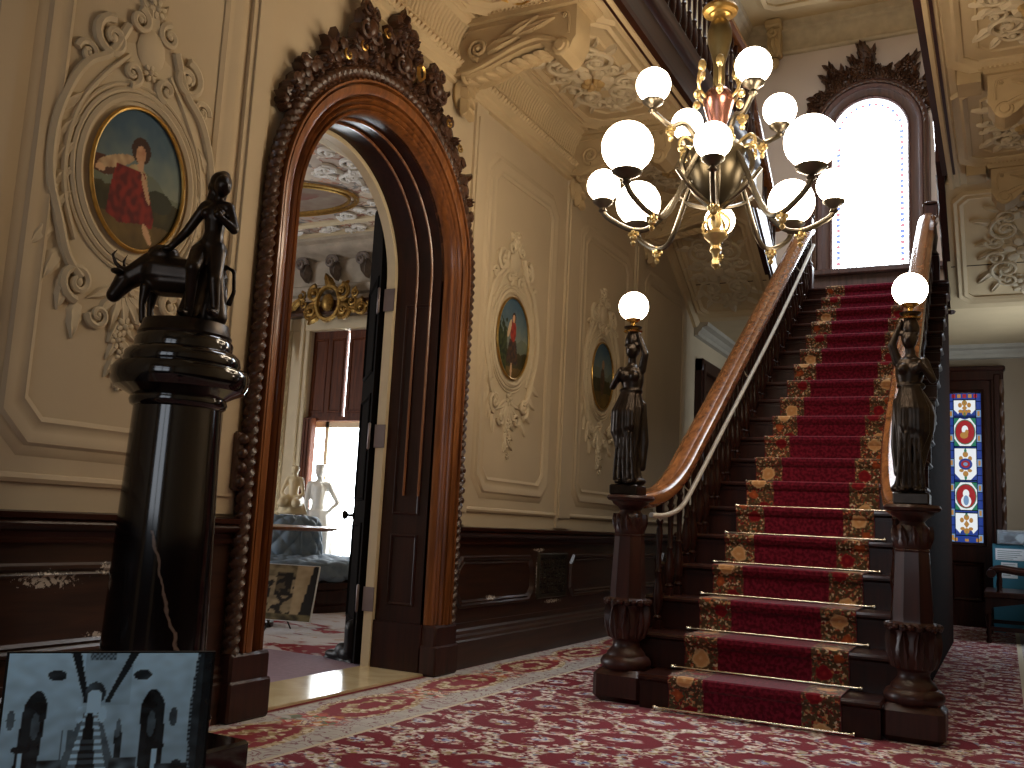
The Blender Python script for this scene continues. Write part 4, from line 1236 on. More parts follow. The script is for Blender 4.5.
# sloping soffits of the two return flights, and the underside of the landing
SLX = {-1: (WX, -2.2), 1: (-.45, RX)}
slope = V((0, 10.65-9.2, 3.36-4.2)).normalized()
snorm = V((0, slope.z, -slope.y))
if snorm.z > 0: snorm = -snorm
for sd, nm in ((-1, 'ceiling_flight_left'), (1, 'ceiling_flight_right')):
    x0, x1 = SLX[sd]
    sl = empty(nm, ((x0+x1)/2, 9.9, 3.7)); struct(sl)
    mb = MB(); mb.prism([(9.2,4.2), (10.65,3.36), (10.65,3.5), (9.2,4.34)], x0, x1, Fr((0,0,0), (0,1,0), (0,0,1), (1,0,0)))
    part('soffit', mb, m_ceil, sl)
    FS = Fr((0, 9.2, 4.2), slope, (1,0,0), snorm)
    mb = MB()
    mb.rect_mould(FS, .2, 1.5, x0+.17, x1-.17, [(0,0), (0,.012), (.03,.03), (.05,.015), (.08,.03), (.1,0)], cham=.06)
    if sd < 0: mb.run([(0,0), (.0,-.07), (.04,-.075), (.06,-.04), (.07,0)], FS.p(0, x0), FS.p(1.68, x0), (1,0,0), (0,.5,.86))
    part('soffit_moulding', mb, m_ceil, sl)
    mb = MB(); relief_panel(mb, Fr(FS.p(.85, (x0+x1)/2), slope, V((1,0,0)), snorm), 1.1, .6)
    part('plaster_arabesque', mb, m_relief, sl)
mb = MB(); mb.box(WX, RX, 10.65, YB, 3.36, 3.5)
ul = struct(mb.build('ceiling_under_landing', m_ceil))
mb = MB()
CL = [(0,3.2), (.05,3.21), (.06,3.25), (.09,3.27), (.1,3.3), (.16,3.32), (.17,3.36), (0,3.36)]
mb.run(CL, (WX, YB, 0), (RX, YB, 0), (0,-1,0), (0,0,1)); mb.run(CL, (WX, 10.65, 0), (WX, YB, 0), (1,0,0), (0,0,1)); mb.run(CL, (RX, 10.65, 0), (RX, YB, 0), (-1,0,0), (0,0,1))
struct(mb.build('trim_4', plain('pale_cornice', srgb(166,158,142), .6, var=.05)))

# ------------------------------------------------------------------ balusters (one mesh, shared)
def baluster_mb(h):
    q = MB()
    q.box(-.022, .022, -.022, .022, 0, .07*h)
    q.lathe([(.02,.07*h), (.026,.09*h), (.014,.11*h), (.022,.14*h), (.03,.2*h), (.032,.26*h), (.024,.34*h), (.015,.42*h), (.022,.44*h), (.015,.46*h), (.017,.6*h), (.021,.76*h), (.014,.8*h), (.024,.83*h), (.015,.86*h), (.02,.9*h)], n=10)
    q.box(-.02, .02, -.02, .02, .9*h, h)
    return q
RAIL = [(-.075,-.03), (-.05,-.05), (.05,-.05), (.075,-.03), (.08,.0), (.07,.02), (.045,.03), (.035,.045), (0,.052), (-.035,.045), (-.045,.03), (-.07,.02), (-.08,0)]
def sweep_rail(prof, pts):
    q = MB(); rings = []; pts = [V(p) for p in pts]
    for i, p in enumerate(pts):
        t = (pts[min(i+1, len(pts)-1)]-pts[max(i-1, 0)]).normalized()
        side = t.cross(V((0,0,1))); side.normalize(); up = side.cross(t).normalized()
        rings.append([p+side*a+up*b for a, b in prof])
    q.loft(rings, True, True, True); return q
# ------------------------------------------------------------------ the grand staircase
NLX, NRX, NY = -1.912, -.413, 5.235
stair = empty('staircase', (-1.16, Y0, 0)); tag(stair, 'grand dark wood staircase with turned posts and broad handrail, rising to the arched window', 'staircase')
SXL, SXR = -1.95, -.44
for k in range(1, 20):
    mb = MB()
    xl, xr = (-1.78, -.54) if k == 1 else (SXL, SXR)
    y0, z1 = riser_y(k), tread_z(k); y1 = riser_y(k+1) if k < 19 else y0+.35
    mb.box(xl+.01, xr-.01, y0, y0+.03, tread_z(k-1)-(.0 if k > 1 else 0), z1-.034)
    mb.box(xl, xr, y0-.03, y1+.03, z1-.036, z1, ch=.012)
    mb.box(xl+.01, xr-.01, y0-.012, y0+.001, z1-.055, z1-.036)
    part('step', mb, m_dark, stair)
for x0, x1 in ((SXL+.03, SXL+.07), (SXR-.07, SXR-.03)):
    mb = MB(); P = [(riser_y(2)+.02, 0)]
    for k in range(2, 20): P += [(riser_y(k)+.02, tread_z(k)-.037), (riser_y(k+1)+.02, tread_z(k)-.037)]
    P += [(10.6, ZL-.04), (10.6, 0)]
    F = Fr((0,0,0), (0,1,0), (0,0,1), (1,0,0))
    mb.prism(P, x0, x1, F)
    Fo = Fr((x0 if x0 < -1 else x1, 0, 0), (0,1,0), (0,0,1), (-1 if x0 < -1 else 1,0,0))
    for k in range(3, 19):
        a = riser_y(k)+.05; mb.scroll(Fo, a+.1, tread_z(k)-.1, .045, 0, 1.3, 1, .01, .008, 5, True, 10)
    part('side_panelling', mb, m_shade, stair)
def newel(x):
    n = empty('newel_post'); n.parent = stair; n.location = V((x, NY, 0))-stair.location
    q = MB(); q.box(-.146, .146, -.146, .146, 0, .175, ch=.03); q.build('plinth', m_newel, n)
    q = MB(); q.lathe([(.13,.175), (.14,.19), (.142,.21), (.13,.232), (.11,.245), (.105,.26), (.09,.275), (.078,.29), (.074,.31), (.08,.33)], n=32); q.build('base_ring', m_newel, n)
    q = MB(); q.lathe([(.08,.325), (.1,.345), (.114,.38), (.116,.42), (.108,.47), (.1,.5), (.105,.52)], n=32)
    for j in range(10):
        a = 2*pi*j/10; Fv = Fr((.095*cos(a), .095*sin(a), .34), (-sin(a), cos(a), 0), (0,0,1), (cos(a), sin(a), 0))
        q.leaf(Fv, 0, 0, pi/2, .19, .075, .035, .0); q.ell((0, .19, .026), (.02,.014,.014), Fv, 7, 4)
    for j in range(20):
        a = 2*pi*j/20; q.ell((.122*cos(a), .122*sin(a), .54), (.018,.018,.016), WORLD, 7, 4)
    q.build('carved_vase', m_newel, n)
    q = MB(); q.lathe([(.104,.52), (.118,.53), (.12,.545), (.1,.56), (.098,.575), (.1,.6), (.084,.9), (.088,.91), (.08,.92)], n=8, a0=pi/8); q.build('tapered_shaft', m_newel, n, sharp=20)
    q = MB(); q.lathe([(.08,.915), (.086,.925), (.088,.95), (.084,1.0), (.078,1.025), (.062,1.04), (.058,1.05), (.075,1.07), (.1,1.085), (.108,1.1), (.13,1.106), (.138,1.12), (.13,1.134), (0,1.136)], n=32)
    for j in range(10):
        a = 2*pi*j/10; Fv = Fr((.08*cos(a), .08*sin(a), .93), (-sin(a), cos(a), 0), (0,0,1), (cos(a), sin(a), 0)); q.leaf(Fv, 0, 0, pi/2, .1, .05, .02)
    q.build('cap', m_newel, n)
newel(NLX); newel(NRX)
# handrails, a slim pale grab rail and the balusters
LR = smooth_path([(-1.93,5.2,1.12), (-1.9,5.35,1.118), (-1.845,5.52,1.16), (-1.81,5.75,1.29), (-1.8,6.12,1.55), (-1.8,7.4,2.41), (-1.8,8.7,3.29), (-1.8,9.65,3.93), (-1.8,9.95,4.11), (-1.82,10.2,4.2)])
RR = smooth_path([(-.42,5.2,1.12), (-.47,5.35,1.13), (-.51,5.5,1.22), (-.54,5.8,1.46), (-.55,6.3,1.83), (-.58,8.2,3.09), (-.6,9.4,3.86), (-.61,9.9,4.12), (-.61,10.2,4.2)])
part('handrail', sweep_rail(RAIL, LR), m_rail, stair); part('handrail', sweep_rail(RAIL, RR), m_rail, stair)
LG = smooth_path([(-1.82,5.33,1.03), (-1.79,5.5,1.035), (-1.765,5.72,1.09), (-1.755,5.95,1.23), (-1.745,6.6,1.665), (-1.725,8.3,2.795), (-1.72,9.7,3.77), (-1.72,10.0,3.98)])
q = MB(); q.tube(LG, .0155, 10)
for i in (8, 24, 36, 46): q.tube([LG[i], LG[i]+V((-.03,0,-.03)), LG[i]+V((-.06,0,.0)), LG[i]+V((-.07,0,.04))], .007, 6)
part('grab_rail', q, plain('pale_grab_rail', srgb(206,200,186), .35, var=.03), stair)
def rail_z(path, y):
    for i in range(len(path)-1):
        if path[i].y <= y <= path[i+1].y:
            f = (y-path[i].y)/max(1e-6, path[i+1].y-path[i].y); return path[i].z+(path[i+1].z-path[i].z)*f, path[i].x+(path[i+1].x-path[i].x)*f
    return path[-1].z, path[-1].x
bcache = {}
def place_bal(parent, x, y, z0, z1):
    h = round((z1-z0)/.03)*.03
    if h not in bcache:
        o = baluster_mb(h).build('baluster', m_dark); bcache[h] = o.data
    else:
        o = bpy.data.objects.new('baluster', bcache[h]); COL.objects.link(o)
    o.parent = parent; o.location = V((x, y, z0))-parent.location; o.scale = (1, 1, (z1-z0)/h)
for path in (LR, RR):
    for k in range(2, 20):
        for d in (.05, .19):
            y = riser_y(k)+d
            if k == 2 and d < .1: continue
            z, x = rail_z(path, y)
            place_bal(stair, x, y, tread_z(k), z-.045)
for x in (-1.84, -.6):
    q = MB(); q.box(-.07, .07, -.07, .07, 0, .3, ch=.012); q.lathe([(.06,.3), (.07,.32), (.045,.36), (.06,.5), (.045,.62), (.065,.66), (.05,.7)], n=16)
    q.box(-.065, .065, -.065, .065, .68, .84, ch=.01); q.lathe([(.08,.84), (.085,.86), (.06,.875), (.0,.885)], n=16)
    o = q.build('landing_post', m_newel, stair); o.location = V((x, 10.27, ZL))-stair.location
# runner up the steps, with brass rods
def runner():
    prof = [(Y0-.016, 0.004)]
    for k in range(1, 20):
        y, z = riser_y(k), tread_z(k)
        prof += [(y-.012, z-.06), (y-.03, z-.045), (y-.042, z-.02), (y-.038, z+.002), (y-.026, z+.009), (riser_y(k+1)-.018 if k < 19 else 11.9, z+.009)]
    s = 0; S = [0]
    for i in range(1, len(prof)): s += sqrt((prof[i][0]-prof[i-1][0])**2+(prof[i][1]-prof[i-1][1])**2); S.append(s)
    x0, x1 = -1.605, -.73; xc = (x0+x1)/2
    me = bpy.data.meshes.new('stair_runner')
    vs = [(x, y, z) for y, z in prof for x in (x0, x1)]
    fs = [(2*i, 2*i+1, 2*i+3, 2*i+2) for i in range(len(prof)-1)]
    me.from_pydata(vs, [], fs); me.materials.append(m_runner)
    uv = me.uv_layers.new(name='UVMap')
    for p in me.polygons:
        for li in p.loop_indices:
            vi = me.loops[li].vertex_index; uv.data[li].uv = (vs[vi][0]-xc, S[vi//2])
    o = bpy.data.objects.new('stair_runner', me); COL.objects.link(o)
    md = o.modifiers.new('thick', 'SOLIDIFY'); md.thickness = .006; md.offset = -1
    return o
tag(runner(), 'crimson stair runner with floral borders running up the middle of the stairs', 'carpet')
q = MB()
n = 110; L = .98
q.lathe([(.0,-.02), (.012,-.018), (.014,-.01), (.008,0)]+[(.0065+.002*(i % 2), L*i/n) for i in range(1, n)]+[(.008,L), (.014,L+.01), (.012,L+.018), (0,L+.02)], (0,0,0), 8, Fr((-L/2,0,0), (0,1,0), (0,0,1), (1,0,0)))
m_rod = plain('rod_metal', srgb(232,226,210), .22, 1.0)
words = 'lowest second third fourth fifth sixth seventh eighth ninth tenth eleventh twelfth thirteenth fourteenth fifteenth sixteenth seventeenth eighteenth topmost'.split()
rod0 = q.build('stair_rod', m_rod, sharp=60)
for k in range(19):
    o = rod0 if k == 0 else rod0.copy()
    if k: COL.objects.link(o)
    o.location = (-1.172, riser_y(k+1)-.02-(0.02 if k == 0 else 0), tread_z(k)+.016)
    lab = 'thin beaded metal stair rod, %s' % words[k] + (', on the floor at the foot of the stairs' if k == 0 else ', at the head of the red stair runner' if k == 18 else ' from the floor, holding the red runner')
    tag(o, lab, 'stair rod', 'stair rods across the red runner')

# landing and return flights
mb = MB()
mb.box(WX, RX, 10.42, YB, 3.5, ZL-.002); mb.box(SXL, SXR, 10.1, 10.42, 3.4, ZL-.002)
struct(mb.build('floor_landing', m_dark))
for sd, nm, lab in ((-1, 'return_flight', 'dark return flight of stairs climbing from the landing along the painted left wall'), (1, 'return_flight', 'dark return flight of stairs climbing from the landing above the stained glass door')):
    x0, x1 = SLX[sd]; xe = x1 if sd < 0 else x0
    rf = empty(nm, (xe, 9.7, 3.5)); tag(rf, lab, 'stairs')
    for m in range(1, 7):
        q = MB(); yb = 10.42-.278*(m-1); z = ZL+.17*m
        q.box(x0+.02, x1-.02, yb-.31, yb+.02, z-.035, z, ch=.01); q.box(x0+.02, x1-.02, yb-.03, yb, z-.17, z-.03)
        part('step', q, m_dark, rf)
    q = MB()
    P = [(10.75,3.33), (10.75,3.75), (10.5,3.78), (9.0,4.82), (8.85,4.82), (8.85,4.3), (9.1,4.22)]
    q.prism(P, xe-.03, xe+.03, Fr((0,0,0), (0,1,0), (0,0,1), (1,0,0)))
    q.tube([(xe, 10.76, 3.36), (xe, 9.15, 4.28)], .045, 8)
    part('stringer', q, m_dark, rf)
    top_ = smooth_path([(xe, 10.4, 4.32), (xe, 10.0, 4.58), (xe, 9.3, 5.08), (xe, 8.9, 5.34), (xe, 8.7, 5.36)], 6)
    part('handrail', sweep_rail(RAIL, top_), m_rail, rf)
    for i in range(10):
        y = 10.32-.15*i; z0 = 3.9+(10.32-y)*.69; z1 = z0+.62
        place_bal(rf, xe, y, z0-.1, z1-.03)
# gallery fronts
for xe, lab in ((EL, 'dark gallery balustrade with a deep fascia, high up between painted wall and chandelier'), (ER, 'dark gallery balustrade seen edge on, high over the aisle to the stained glass door')):
    sg = 1 if xe < -1 else -1
    gb = empty('gallery_balustrade', (xe, 5, ZG)); tag(gb, lab, 'balustrade')
    q = MB()
    q.run([(-.06,4.16), (.045,4.16), (.05,4.2), (.02,4.22), (.02,4.42), (.05,4.45), (.06,4.5), (.05,4.54), (.06,4.58), (-.06,4.58)], (xe, 1.6, 0), (xe, 8.85, 0), (sg,0,0), (0,0,1))
    part('fascia', q, m_darkx, gb)
    q = sweep_rail(RAIL, [(xe, 1.6, 5.36), (xe, 5, 5.36), (xe, 8.75, 5.36)]); part('handrail', q, m_rail, gb)
    y = 1.75
    while y < 8.75:
        place_bal(gb, xe, y, 4.58, 5.31); y += .14
# ------------------------------------------------------------------ bronze lamp bearers on the stair posts
def lamp_bearer(x, sd, lab):
    """sd=+1: the arm towards +x is raised to the lamp"""
    root = empty('lamp_figure', (x, NY, 1.136)); tag(root, lab, 'lamp', 'bronze lamp figures on the stair posts')
    F = Fr((x, NY, 1.136), (sd,0,0), (0,0,1), (0,-1,0))
    q = MB(); q.box(x-.085, x+.085, NY-.085, NY+.085, 1.134, 1.195, ch=.008); part('plinth', q, m_bronze, root)
    z = .06
    q = MB()
    prof = [(0,.07,.075,.012), (.015,.074,.076,.012), (.05,.062,.064,.012), (.1,.058,.062,.008), (.16,.062,.064,.0), (.24,.076,.07,-.01), (.32,.092,.08,-.018), (.39,.098,.082,-.02), (.45,.09,.075,-.012), (.5,.07,.06,-.002), (.53,.056,.05,.004), (.56,.057,.05,.008), (.6,.068,.056,.006), (.64,.07,.058,.004), (.68,.06,.045,.002), (.695,.035,.03,.0), (.71,.024,.026,.0)]
    rings = []
    for h, rx, ry, dx in prof:
        ring = []
        for j in range(40):
            a = 2*pi*j/40; f = max(0, (.55-h)/.55)
            k = 1+.13*f*cos(8*a+h*9)+.07*f*cos(5*a-h*12)
            ring.append(F.p(dx+rx*k*cos(a), z+h, ry*k*sin(a)))
        rings.append(ring)
    q.loft(rings, True, True, True)
    cp = lambda p, r, a, b: q.capsule(p, r, a, b, 10, F)
    cp((.0, z+.7, .0), (.004, z+.75, .008), .026, .024)
    q.ell((.004, z+.785, .012), (.038, .05, .045), F, 14, 10); q.ell((.004, z+.79, .056), (.008, .012, .01), F, 6, 4)
    q.ell((.004, z+.802, -.006), (.044, .044, .046), F, 14, 8); [q.ell((.004+.034*cos(t), z+.81+.024*sin(t), .026), (.013, .012, .014), F, 6, 4) for t in (.2, .8, 1.5, 2.2, 2.9)]; [q.ell((.004+e*.014, z+.792, .05), (.008, .005, .006), F, 6, 4) for e in (-1, 1)]; q.ell((.004, z+.79, -.045), (.026, .028, .028), F, 8, 6)
    for s2 in (-1, 1): q.ell((s2*.03+.004, z+.63, .048), (.03, .03, .025), F, 8, 6)
    # raised arm
    cp((.062, z+.67, .0), (.088, z+.76, .02), .026, .021); cp((.088, z+.76, .02), (.05, z+.86, .02), .02, .014); q.ell((.044, z+.878, .018), (.015, .02, .015), F, 8, 6)
    # lowered arm, hand brought up to the shoulder
    cp((-.062, z+.67, .0), (-.105, z+.57, .03), .026, .02); cp((-.105, z+.57, .03), (-.055, z+.64, .065), .019, .014); q.ell((-.048, z+.65, .07), (.014, .02, .012), F, 8, 6)
    # overdress: apron of folds and hanging sash
    for i in range(7):
        t = i/6; a = -.6+1.2*t
        q.tube([F.p(.056*sin(a), z+.55, .048*cos(a)), F.p(.09*sin(a*1.2)-.02, z+.42, .086*cos(a)), F.p(.085*sin(a*1.3)-.02, z+.3+.04*t, .085*cos(a)), F.p(.06*sin(a)-.01, z+.2+.1*t, .075*cos(a))], [.011, .013, .014, .009], 6)
    q.tube([F.p(.06*cos(t), z+.545+.004*sin(3*t), .054*sin(t)) for t in [2*pi*j/20 for j in range(21)]], .011, 6)
    for i in range(5): q.tube([F.p(-.06+.03*i, z+.02, .07), F.p(-.05+.025*i, z+.16, .085), F.p(-.04+.02*i, z+.3, .085)], [.012, .01, .006], 6)
    cp((.07, z+.47, -.02), (.08, z+.25, -.04), .02, .024); cp((.08, z+.25, -.04), (.07, z+.1, -.04), .024, .02); q.ell((.055, z+.02, -.01), (.05, .025, .06), F, 10, 6)
    q.ell((-.03, z+.012, .09), (.02, .014, .035), F, 8, 5); q.ell((.035, z+.012, .085), (.02, .014, .035), F, 8, 5)
    part('figure', q, m_bronze, root, remesh=.0055, smooth_it=2)
    q = MB()
    q.lathe([(.0,.82), (.03,.825), (.042,.84), (.046,.87), (.036,.9), (.03,.915), (.034,.93), (.05,.94), (.054,.95), (.03,.955), (0,.955)], (0,0,0), 20, Fr((x, NY, 1.136+z-.02), (1,0,0), (0,1,0), (0,0,1)))
    part('urn', q, m_bronze, root)
    q = MB(); q.lathe([(.0,.0), (.05,.002), (.056,.01), (.03,.02), (.014,.035), (.014,.06), (.04,.075), (.045,.085), (0,.085)], (x, NY, 2.09), 20); part('burner', q, m_brass, root)
    q = MB(); q.lathe([(.032,-.083)]+[(.088*sin(pi*(.12+.88*i/16)), -.088*cos(pi*(.12+.88*i/16))) for i in range(17)], (x, NY, 2.25), 28); part('globe', q, m_globe, root)
lamp_bearer(NLX-.02, 1, 'bronze draped woman lifting a lit globe, on the stair post nearest the painted wall')
lamp_bearer(NRX-.0, -1, 'bronze draped woman lifting a lit globe, on the stair post nearest the stained glass door')

# ------------------------------------------------------------------ chandelier
CX, CY = -1.244, 4.504
ch = empty('chandelier', (CX, CY, 2.6)); tag(ch, 'large many armed metal chandelier with glowing white globes, hanging before the stairs', 'chandelier')
cA = V((.887,.461,0)); cB = V((-.461,.887,0))
def pol(R, deg, z): a = radians(deg); return V((CX, CY, z))+cA*(R*cos(a))+cB*(R*sin(a))
q = MB(); q.lathe([(.012,3.7), (.012,8.05)], (CX, CY, 0), 12); q.lathe([(.0,7.92), (.1,7.96), (.15,8.03), (.16,8.05)], (CX, CY, 0), 24); part('hanging_rod', q, m_gun, ch)
q = MB(); q.lathe([(.012,3.68), (.03,3.66), (.05,3.64), (.055,3.625), (.085,3.615), (.092,3.6), (.085,3.585), (.06,3.58), (.055,3.57), (.03,3.56), (.025,3.54)], (CX, CY, 0), 32); part('gilt_disc', q, m_gilt, ch)
q = MB(); q.lathe([(.03,3.55), (.05,3.53), (.062,3.48), (.06,3.43), (.045,3.37), (.03,3.31), (.028,3.24), (.03,3.2), (.022,3.16)], (CX, CY, 0), 28); part('stem', q, plain('olive_bronze', srgb(112,98,66), .35, .8), ch)
q = MB(); q.lathe([(.022,3.18), (.05,3.17), (.075,3.14), (.08,3.1), (.07,3.07), (.06,3.03), (.05,3.0), (.03,2.95)], (CX, CY, 0), 24); part('upper_vase', q, plain('copper_lustre', srgb(150,104,92), .25, .9), ch)
for k in range(6):
    q = MB(); a = k*60+20
    q.tube(smooth_path([pol(.05, a, 3.1), pol(.1, a, 3.14), pol(.12, a, 3.2), pol(.1, a, 3.26)], 5), .008, 6)
    q.ell(tuple(pol(.1, a, 3.28)), (.022, .022, .034), WORLD, 8, 6); q.ell(tuple(pol(.125, a, 3.12)), (.02, .02, .024), WORLD, 8, 6); part('gilt_leaf', q, m_gilt2, ch)
for k in range(8):
    q = MB(); a = k*45+8
    q.tube(smooth_path([pol(.1, a, 2.86), pol(.17, a, 2.9), pol(.2, a, 2.86), pol(.17, a, 2.82)], 4), .008, 6); q.ell(tuple(pol(.19, a, 2.84)), .02, WORLD, 8, 6); part('gilt_leaf', q, m_gilt2, ch)
q = MB(); q.lathe([(.03,2.97), (.05,2.95), (.045,2.92), (.08,2.9), (.125,2.87), (.14,2.84), (.13,2.81), (.14,2.78), (.135,2.72), (.11,2.65), (.075,2.6), (.04,2.575), (.02,2.55)], (CX, CY, 0), 32)
part('bowl', q, plain('dark_olive_bronze', srgb(74,66,50), .36, .8), ch)
q = MB()
for k in range(4):
    q.tube(smooth_path([pol(.15, 80+90*k, 2.86), pol(.17, 80+90*k, 2.76), pol(.1, 80+90*k, 2.62), pol(.03, 80+90*k, 2.55)], 6), .014, 6)
    q.tube(smooth_path([pol(.28, 35+90*k, 2.68), pol(.2, 35+90*k, 2.62), pol(.1, 35+90*k, 2.575), pol(.02, 35+90*k, 2.55)], 6), .011, 6)
part('rib', q, m_gun, ch)
q = MB(); q.lathe([(.02,2.56), (.028,2.54), (.02,2.52), (.03,2.47), (.02,2.44), (.05,2.42), (.062,2.405), (.055,2.39), (.03,2.37), (.022,2.35), (.03,2.33), (.018,2.31), (.012,2.29), (.02,2.27), (.022,2.255), (.01,2.24), (0,2.225)], (CX, CY, 0), 24)
for k in range(4): q.tube(smooth_path([pol(.025, 45+90*k, 2.52), pol(.07, 45+90*k, 2.48), pol(.075, 45+90*k, 2.44), pol(.055, 45+90*k, 2.41)], 5), .008, 6)
part('finial', q, m_gilt2, ch)
def globe_part(P, r):
    g = MB(); g.lathe([(r*.42,-r*.9)]+[(r*sin(pi*(.14+.86*i/18)), -r*cos(pi*(.14+.86*i/18))) for i in range(19)], P, 28)
    return part('globe', g, m_globe, ch)
def arm(R, deg, zg, r, hub, drop, r0):
    P = pol(R, deg, zg); zc = zg-r
    a = MB()
    pts = [pol(r0, deg, hub), pol(r0+.1*R, deg, hub-.05-drop*.3), pol(.45*R+r0*.4, deg, zc-drop*.8), pol(.72*R, deg, zc-drop), pol(.93*R, deg, zc-drop*.62), pol(R, deg, zc-.05), pol(R, deg, zc-.03)]
    a.tube(smooth_path(pts, 7), .0135, 8)
    b = part('arm', a, m_gun, ch)
    c = MB(); k = r/.125
    c.lathe([(.012,-.06), (.022,-.05), (.014,-.035), (.03*k+.005,-.025), (.058*k+.01,-.008), (.064*k+.01,.004), (.055*k,.012), (.045*k,.02)], (P.x, P.y, zc), 20)
    o = c.build('lamp_cup', m_gun, b)
    d = MB(); lo = pol(.72*R, deg, zc-drop)
    d.lathe([(.0,-.085), (.01,-.078), (.014,-.066), (.006,-.055), (.018,-.045), (.02,-.035), (.008,-.025), (.014,-.012), (.012,.01)], tuple(lo), 12)
    for k2 in range(4): d.ell((lo.x+.02*cos(k2*1.57), lo.y+.02*sin(k2*1.57), lo.z-.02), (.01,.01,.014), WORLD, 6, 4)
    d.build('pendant', m_gilt2, b)
    # sub-parts keep world coordinates: their parent sits at minus the chandelier's location
    globe_part(tuple(P), r)
for dg in (-148, -56, 35, 125): arm(.575, dg, 2.715, .122, 2.8, .17, .13)
for dg in (-104, -8, 76, 171): arm(.565, dg, 2.665, .084, 2.73, .15, .12)
for dg in (-164, -76, 18, 105): arm(.36, dg, 3.13, .086, 2.95, .11, .05)

# ------------------------------------------------------------------ arched landing window on the far wall
FWn = Fr((-1.485, YB, 0), (1,0,0), (0,0,1), (0,-1,0))
win1 = empty('window_1', (-1.485, YB, 4.46)); struct(win1)
gw, gz0, gzs = .465, 4.46, 6.295
m_day = emis('daylit_leaded_glass', (.84,.92,1,1), 18); m_dayb = emis('daylit_blue_glass', (.3,.42,.95,1), .9, .02); m_dayp = emis('daylit_rose_glass', (.95,.4,.5,1), .8, .02)
mb = MB(); rings = []
pl = arch_path(gw, gzs, gz0, 40)
mb.add([FWn.p(a, b, .012) for a, b in pl], [tuple(range(len(pl)))])
mb.cm = 1
for s in range(26):
    z = gz0+.05+.075*s
    if z > gzs: break
    for sg in (-1, 1):
        mb.cm = 1 if s % 3 else 2
        mb.add([FWn.p(sg*(gw-.07)-.025, z, .016), FWn.p(sg*(gw-.07)+.025, z, .016), FWn.p(sg*(gw-.07)+.025, z+.05, .016), FWn.p(sg*(gw-.07)-.025, z+.05, .016)], [(0,1,2,3)])
for s in range(15):
    t = pi*(s+.5)/15; x, z = (gw-.07)*cos(t), gzs+(gw-.07)*sin(t); mb.cm = 1 if s % 2 else 2
    mb.add([FWn.p(x+.03*cos(t+k), z+.03*sin(t+k), .016) for k in (0, pi/2, pi, 3*pi/2)], [(0,1,2,3)])
part('glass', mb, [m_day, m_dayb, m_dayp], win1)
mb = MB()
for o in (-.02, -.12): mb.tube([FWn.p(a, b, .018) for a, b in dense(arch_path(gw+o, gzs, gz0+.02, 30), .1)], .007, 4)
for k in range(9): mb.tube([FWn.p(-gw+.13, gz0+.2+.22*k, .018), FWn.p(gw-.13, gz0+.2+.22*k, .018)], .0055, 4)
for a in (-.17, 0, .17): mb.tube([FWn.p(a, gz0, .018), FWn.p(a, gzs+.25, .018)], .0055, 4)
part('leading', mb, m_iron, win1)
mb = MB()
mb.arch_mould(FWn, gw, gzs, gz0-.02, [(-.0,0), (0,.05), (.02,.07), (.04,.055), (.06,.07), (.13,.08), (.15,.11), (.18,.12), (.2,.1), (.23,.12), (.26,.1), (.275,0)], 40)
mb.box(-.9, .9, gz0-.1, gz0-.02, 0, .16, FWn, .015); mb.box(-.8, .8, gz0-.4, gz0-.1, 0, .05, FWn)
part('casing', mb, wood('window_walnut', srgb(58,38,36), srgb(92,62,56), .4, 'z', .2), win1)
q = rope([FWn.p(a, b, .11) for a, b in dense(arch_path(gw+.215, gzs, gz0, 40), .02)], .022, .12, 8); part('rope_moulding', q, m_carve, win1)
mb = MB(); rr = random.Random(21)
Rw = gw+.28
th = radians(20)
while th < radians(160):
    d = th-pi/2
    e = max(.09, .46*exp(-((d-.06)/.2)**2), .36*exp(-((abs(d)-.5)/.17)**2), .2*exp(-((abs(d)-.85)/.2)**2))
    R = Rw
    while R < Rw+e:
        x, z = R*cos(th), gzs+R*sin(th); s = rr.uniform(.05, .08); k = rr.random(); F2 = Fr(FWn.p(0,0,.05), FWn.u, FWn.v, FWn.n)
        if k < .35: mb.scroll(F2, x, z, s*1.1, rr.uniform(0,6), 1.3, rr.choice((-1,1)), .022, .03, 5, True, 10)
        elif k < .75: mb.leaf(F2, x, z, th+rr.uniform(-.7,.7), s*2.2, s*1.3, .05, .4)
        else: mb.flower(F2, x, z, s*.9, .05)
        mb.ell((x, z, -.02), (s, s, .045), F2, 7, 4); mb.leaf(F2, x, z, th+rr.uniform(-1.2,1.2), s*2, s*1.2, .07, .4)
        R += s*1.1
    th += .1
mb.leaf(Fr(FWn.p(0,0,.07), FWn.u, FWn.v, FWn.n), -.05, gzs+Rw+.3, pi/2, .26, .2, .06)
part('carved_crest', mb, m_carve, win1)

# ------------------------------------------------------------------ narrow stained glass door under the landing
d2 = empty('door_2', (-.405, YB, 0)); struct(d2)
FD = Fr((-.405, YB, 0), (1,0,0), (0,0,1), (0,-1,0))
mb = MB()
for a0, a1 in ((-.43, -.29), (.29, .43)): mb.box(a0, a1, 0, 3.06, 0, .09, FD, .01); mb.box(a0+.03, a1-.03, .25, 3.0, .08, .115, FD, .012)
mb.box(-.43, .43, 2.93, 3.06, 0, .1, FD, .01); mb.box(-.45, .45, 3.04, 3.1, 0, .13, FD, .015)
part('casing', mb, m_dark, d2)
for sg in (-1, 1):
    q = rope([FD.p(sg*.405, .25+.04*i, .11) for i in range(68)], .024, .14, 8); part('rope_moulding', q, m_carve, d2)
mb = MB()
mb.box(-.29, -.18, 0, 2.93, 0, .05, FD); mb.box(.18, .29, 0, 2.93, 0, .05, FD); mb.box(-.18, .18, 2.79, 2.93, 0, .05, FD); mb.box(-.18, .18, 0, .28, 0, .05, FD); mb.box(-.18, .18, .76, .975, 0, .05, FD)
mb.box(-.18, .18, .28, .76, 0, .02, FD)
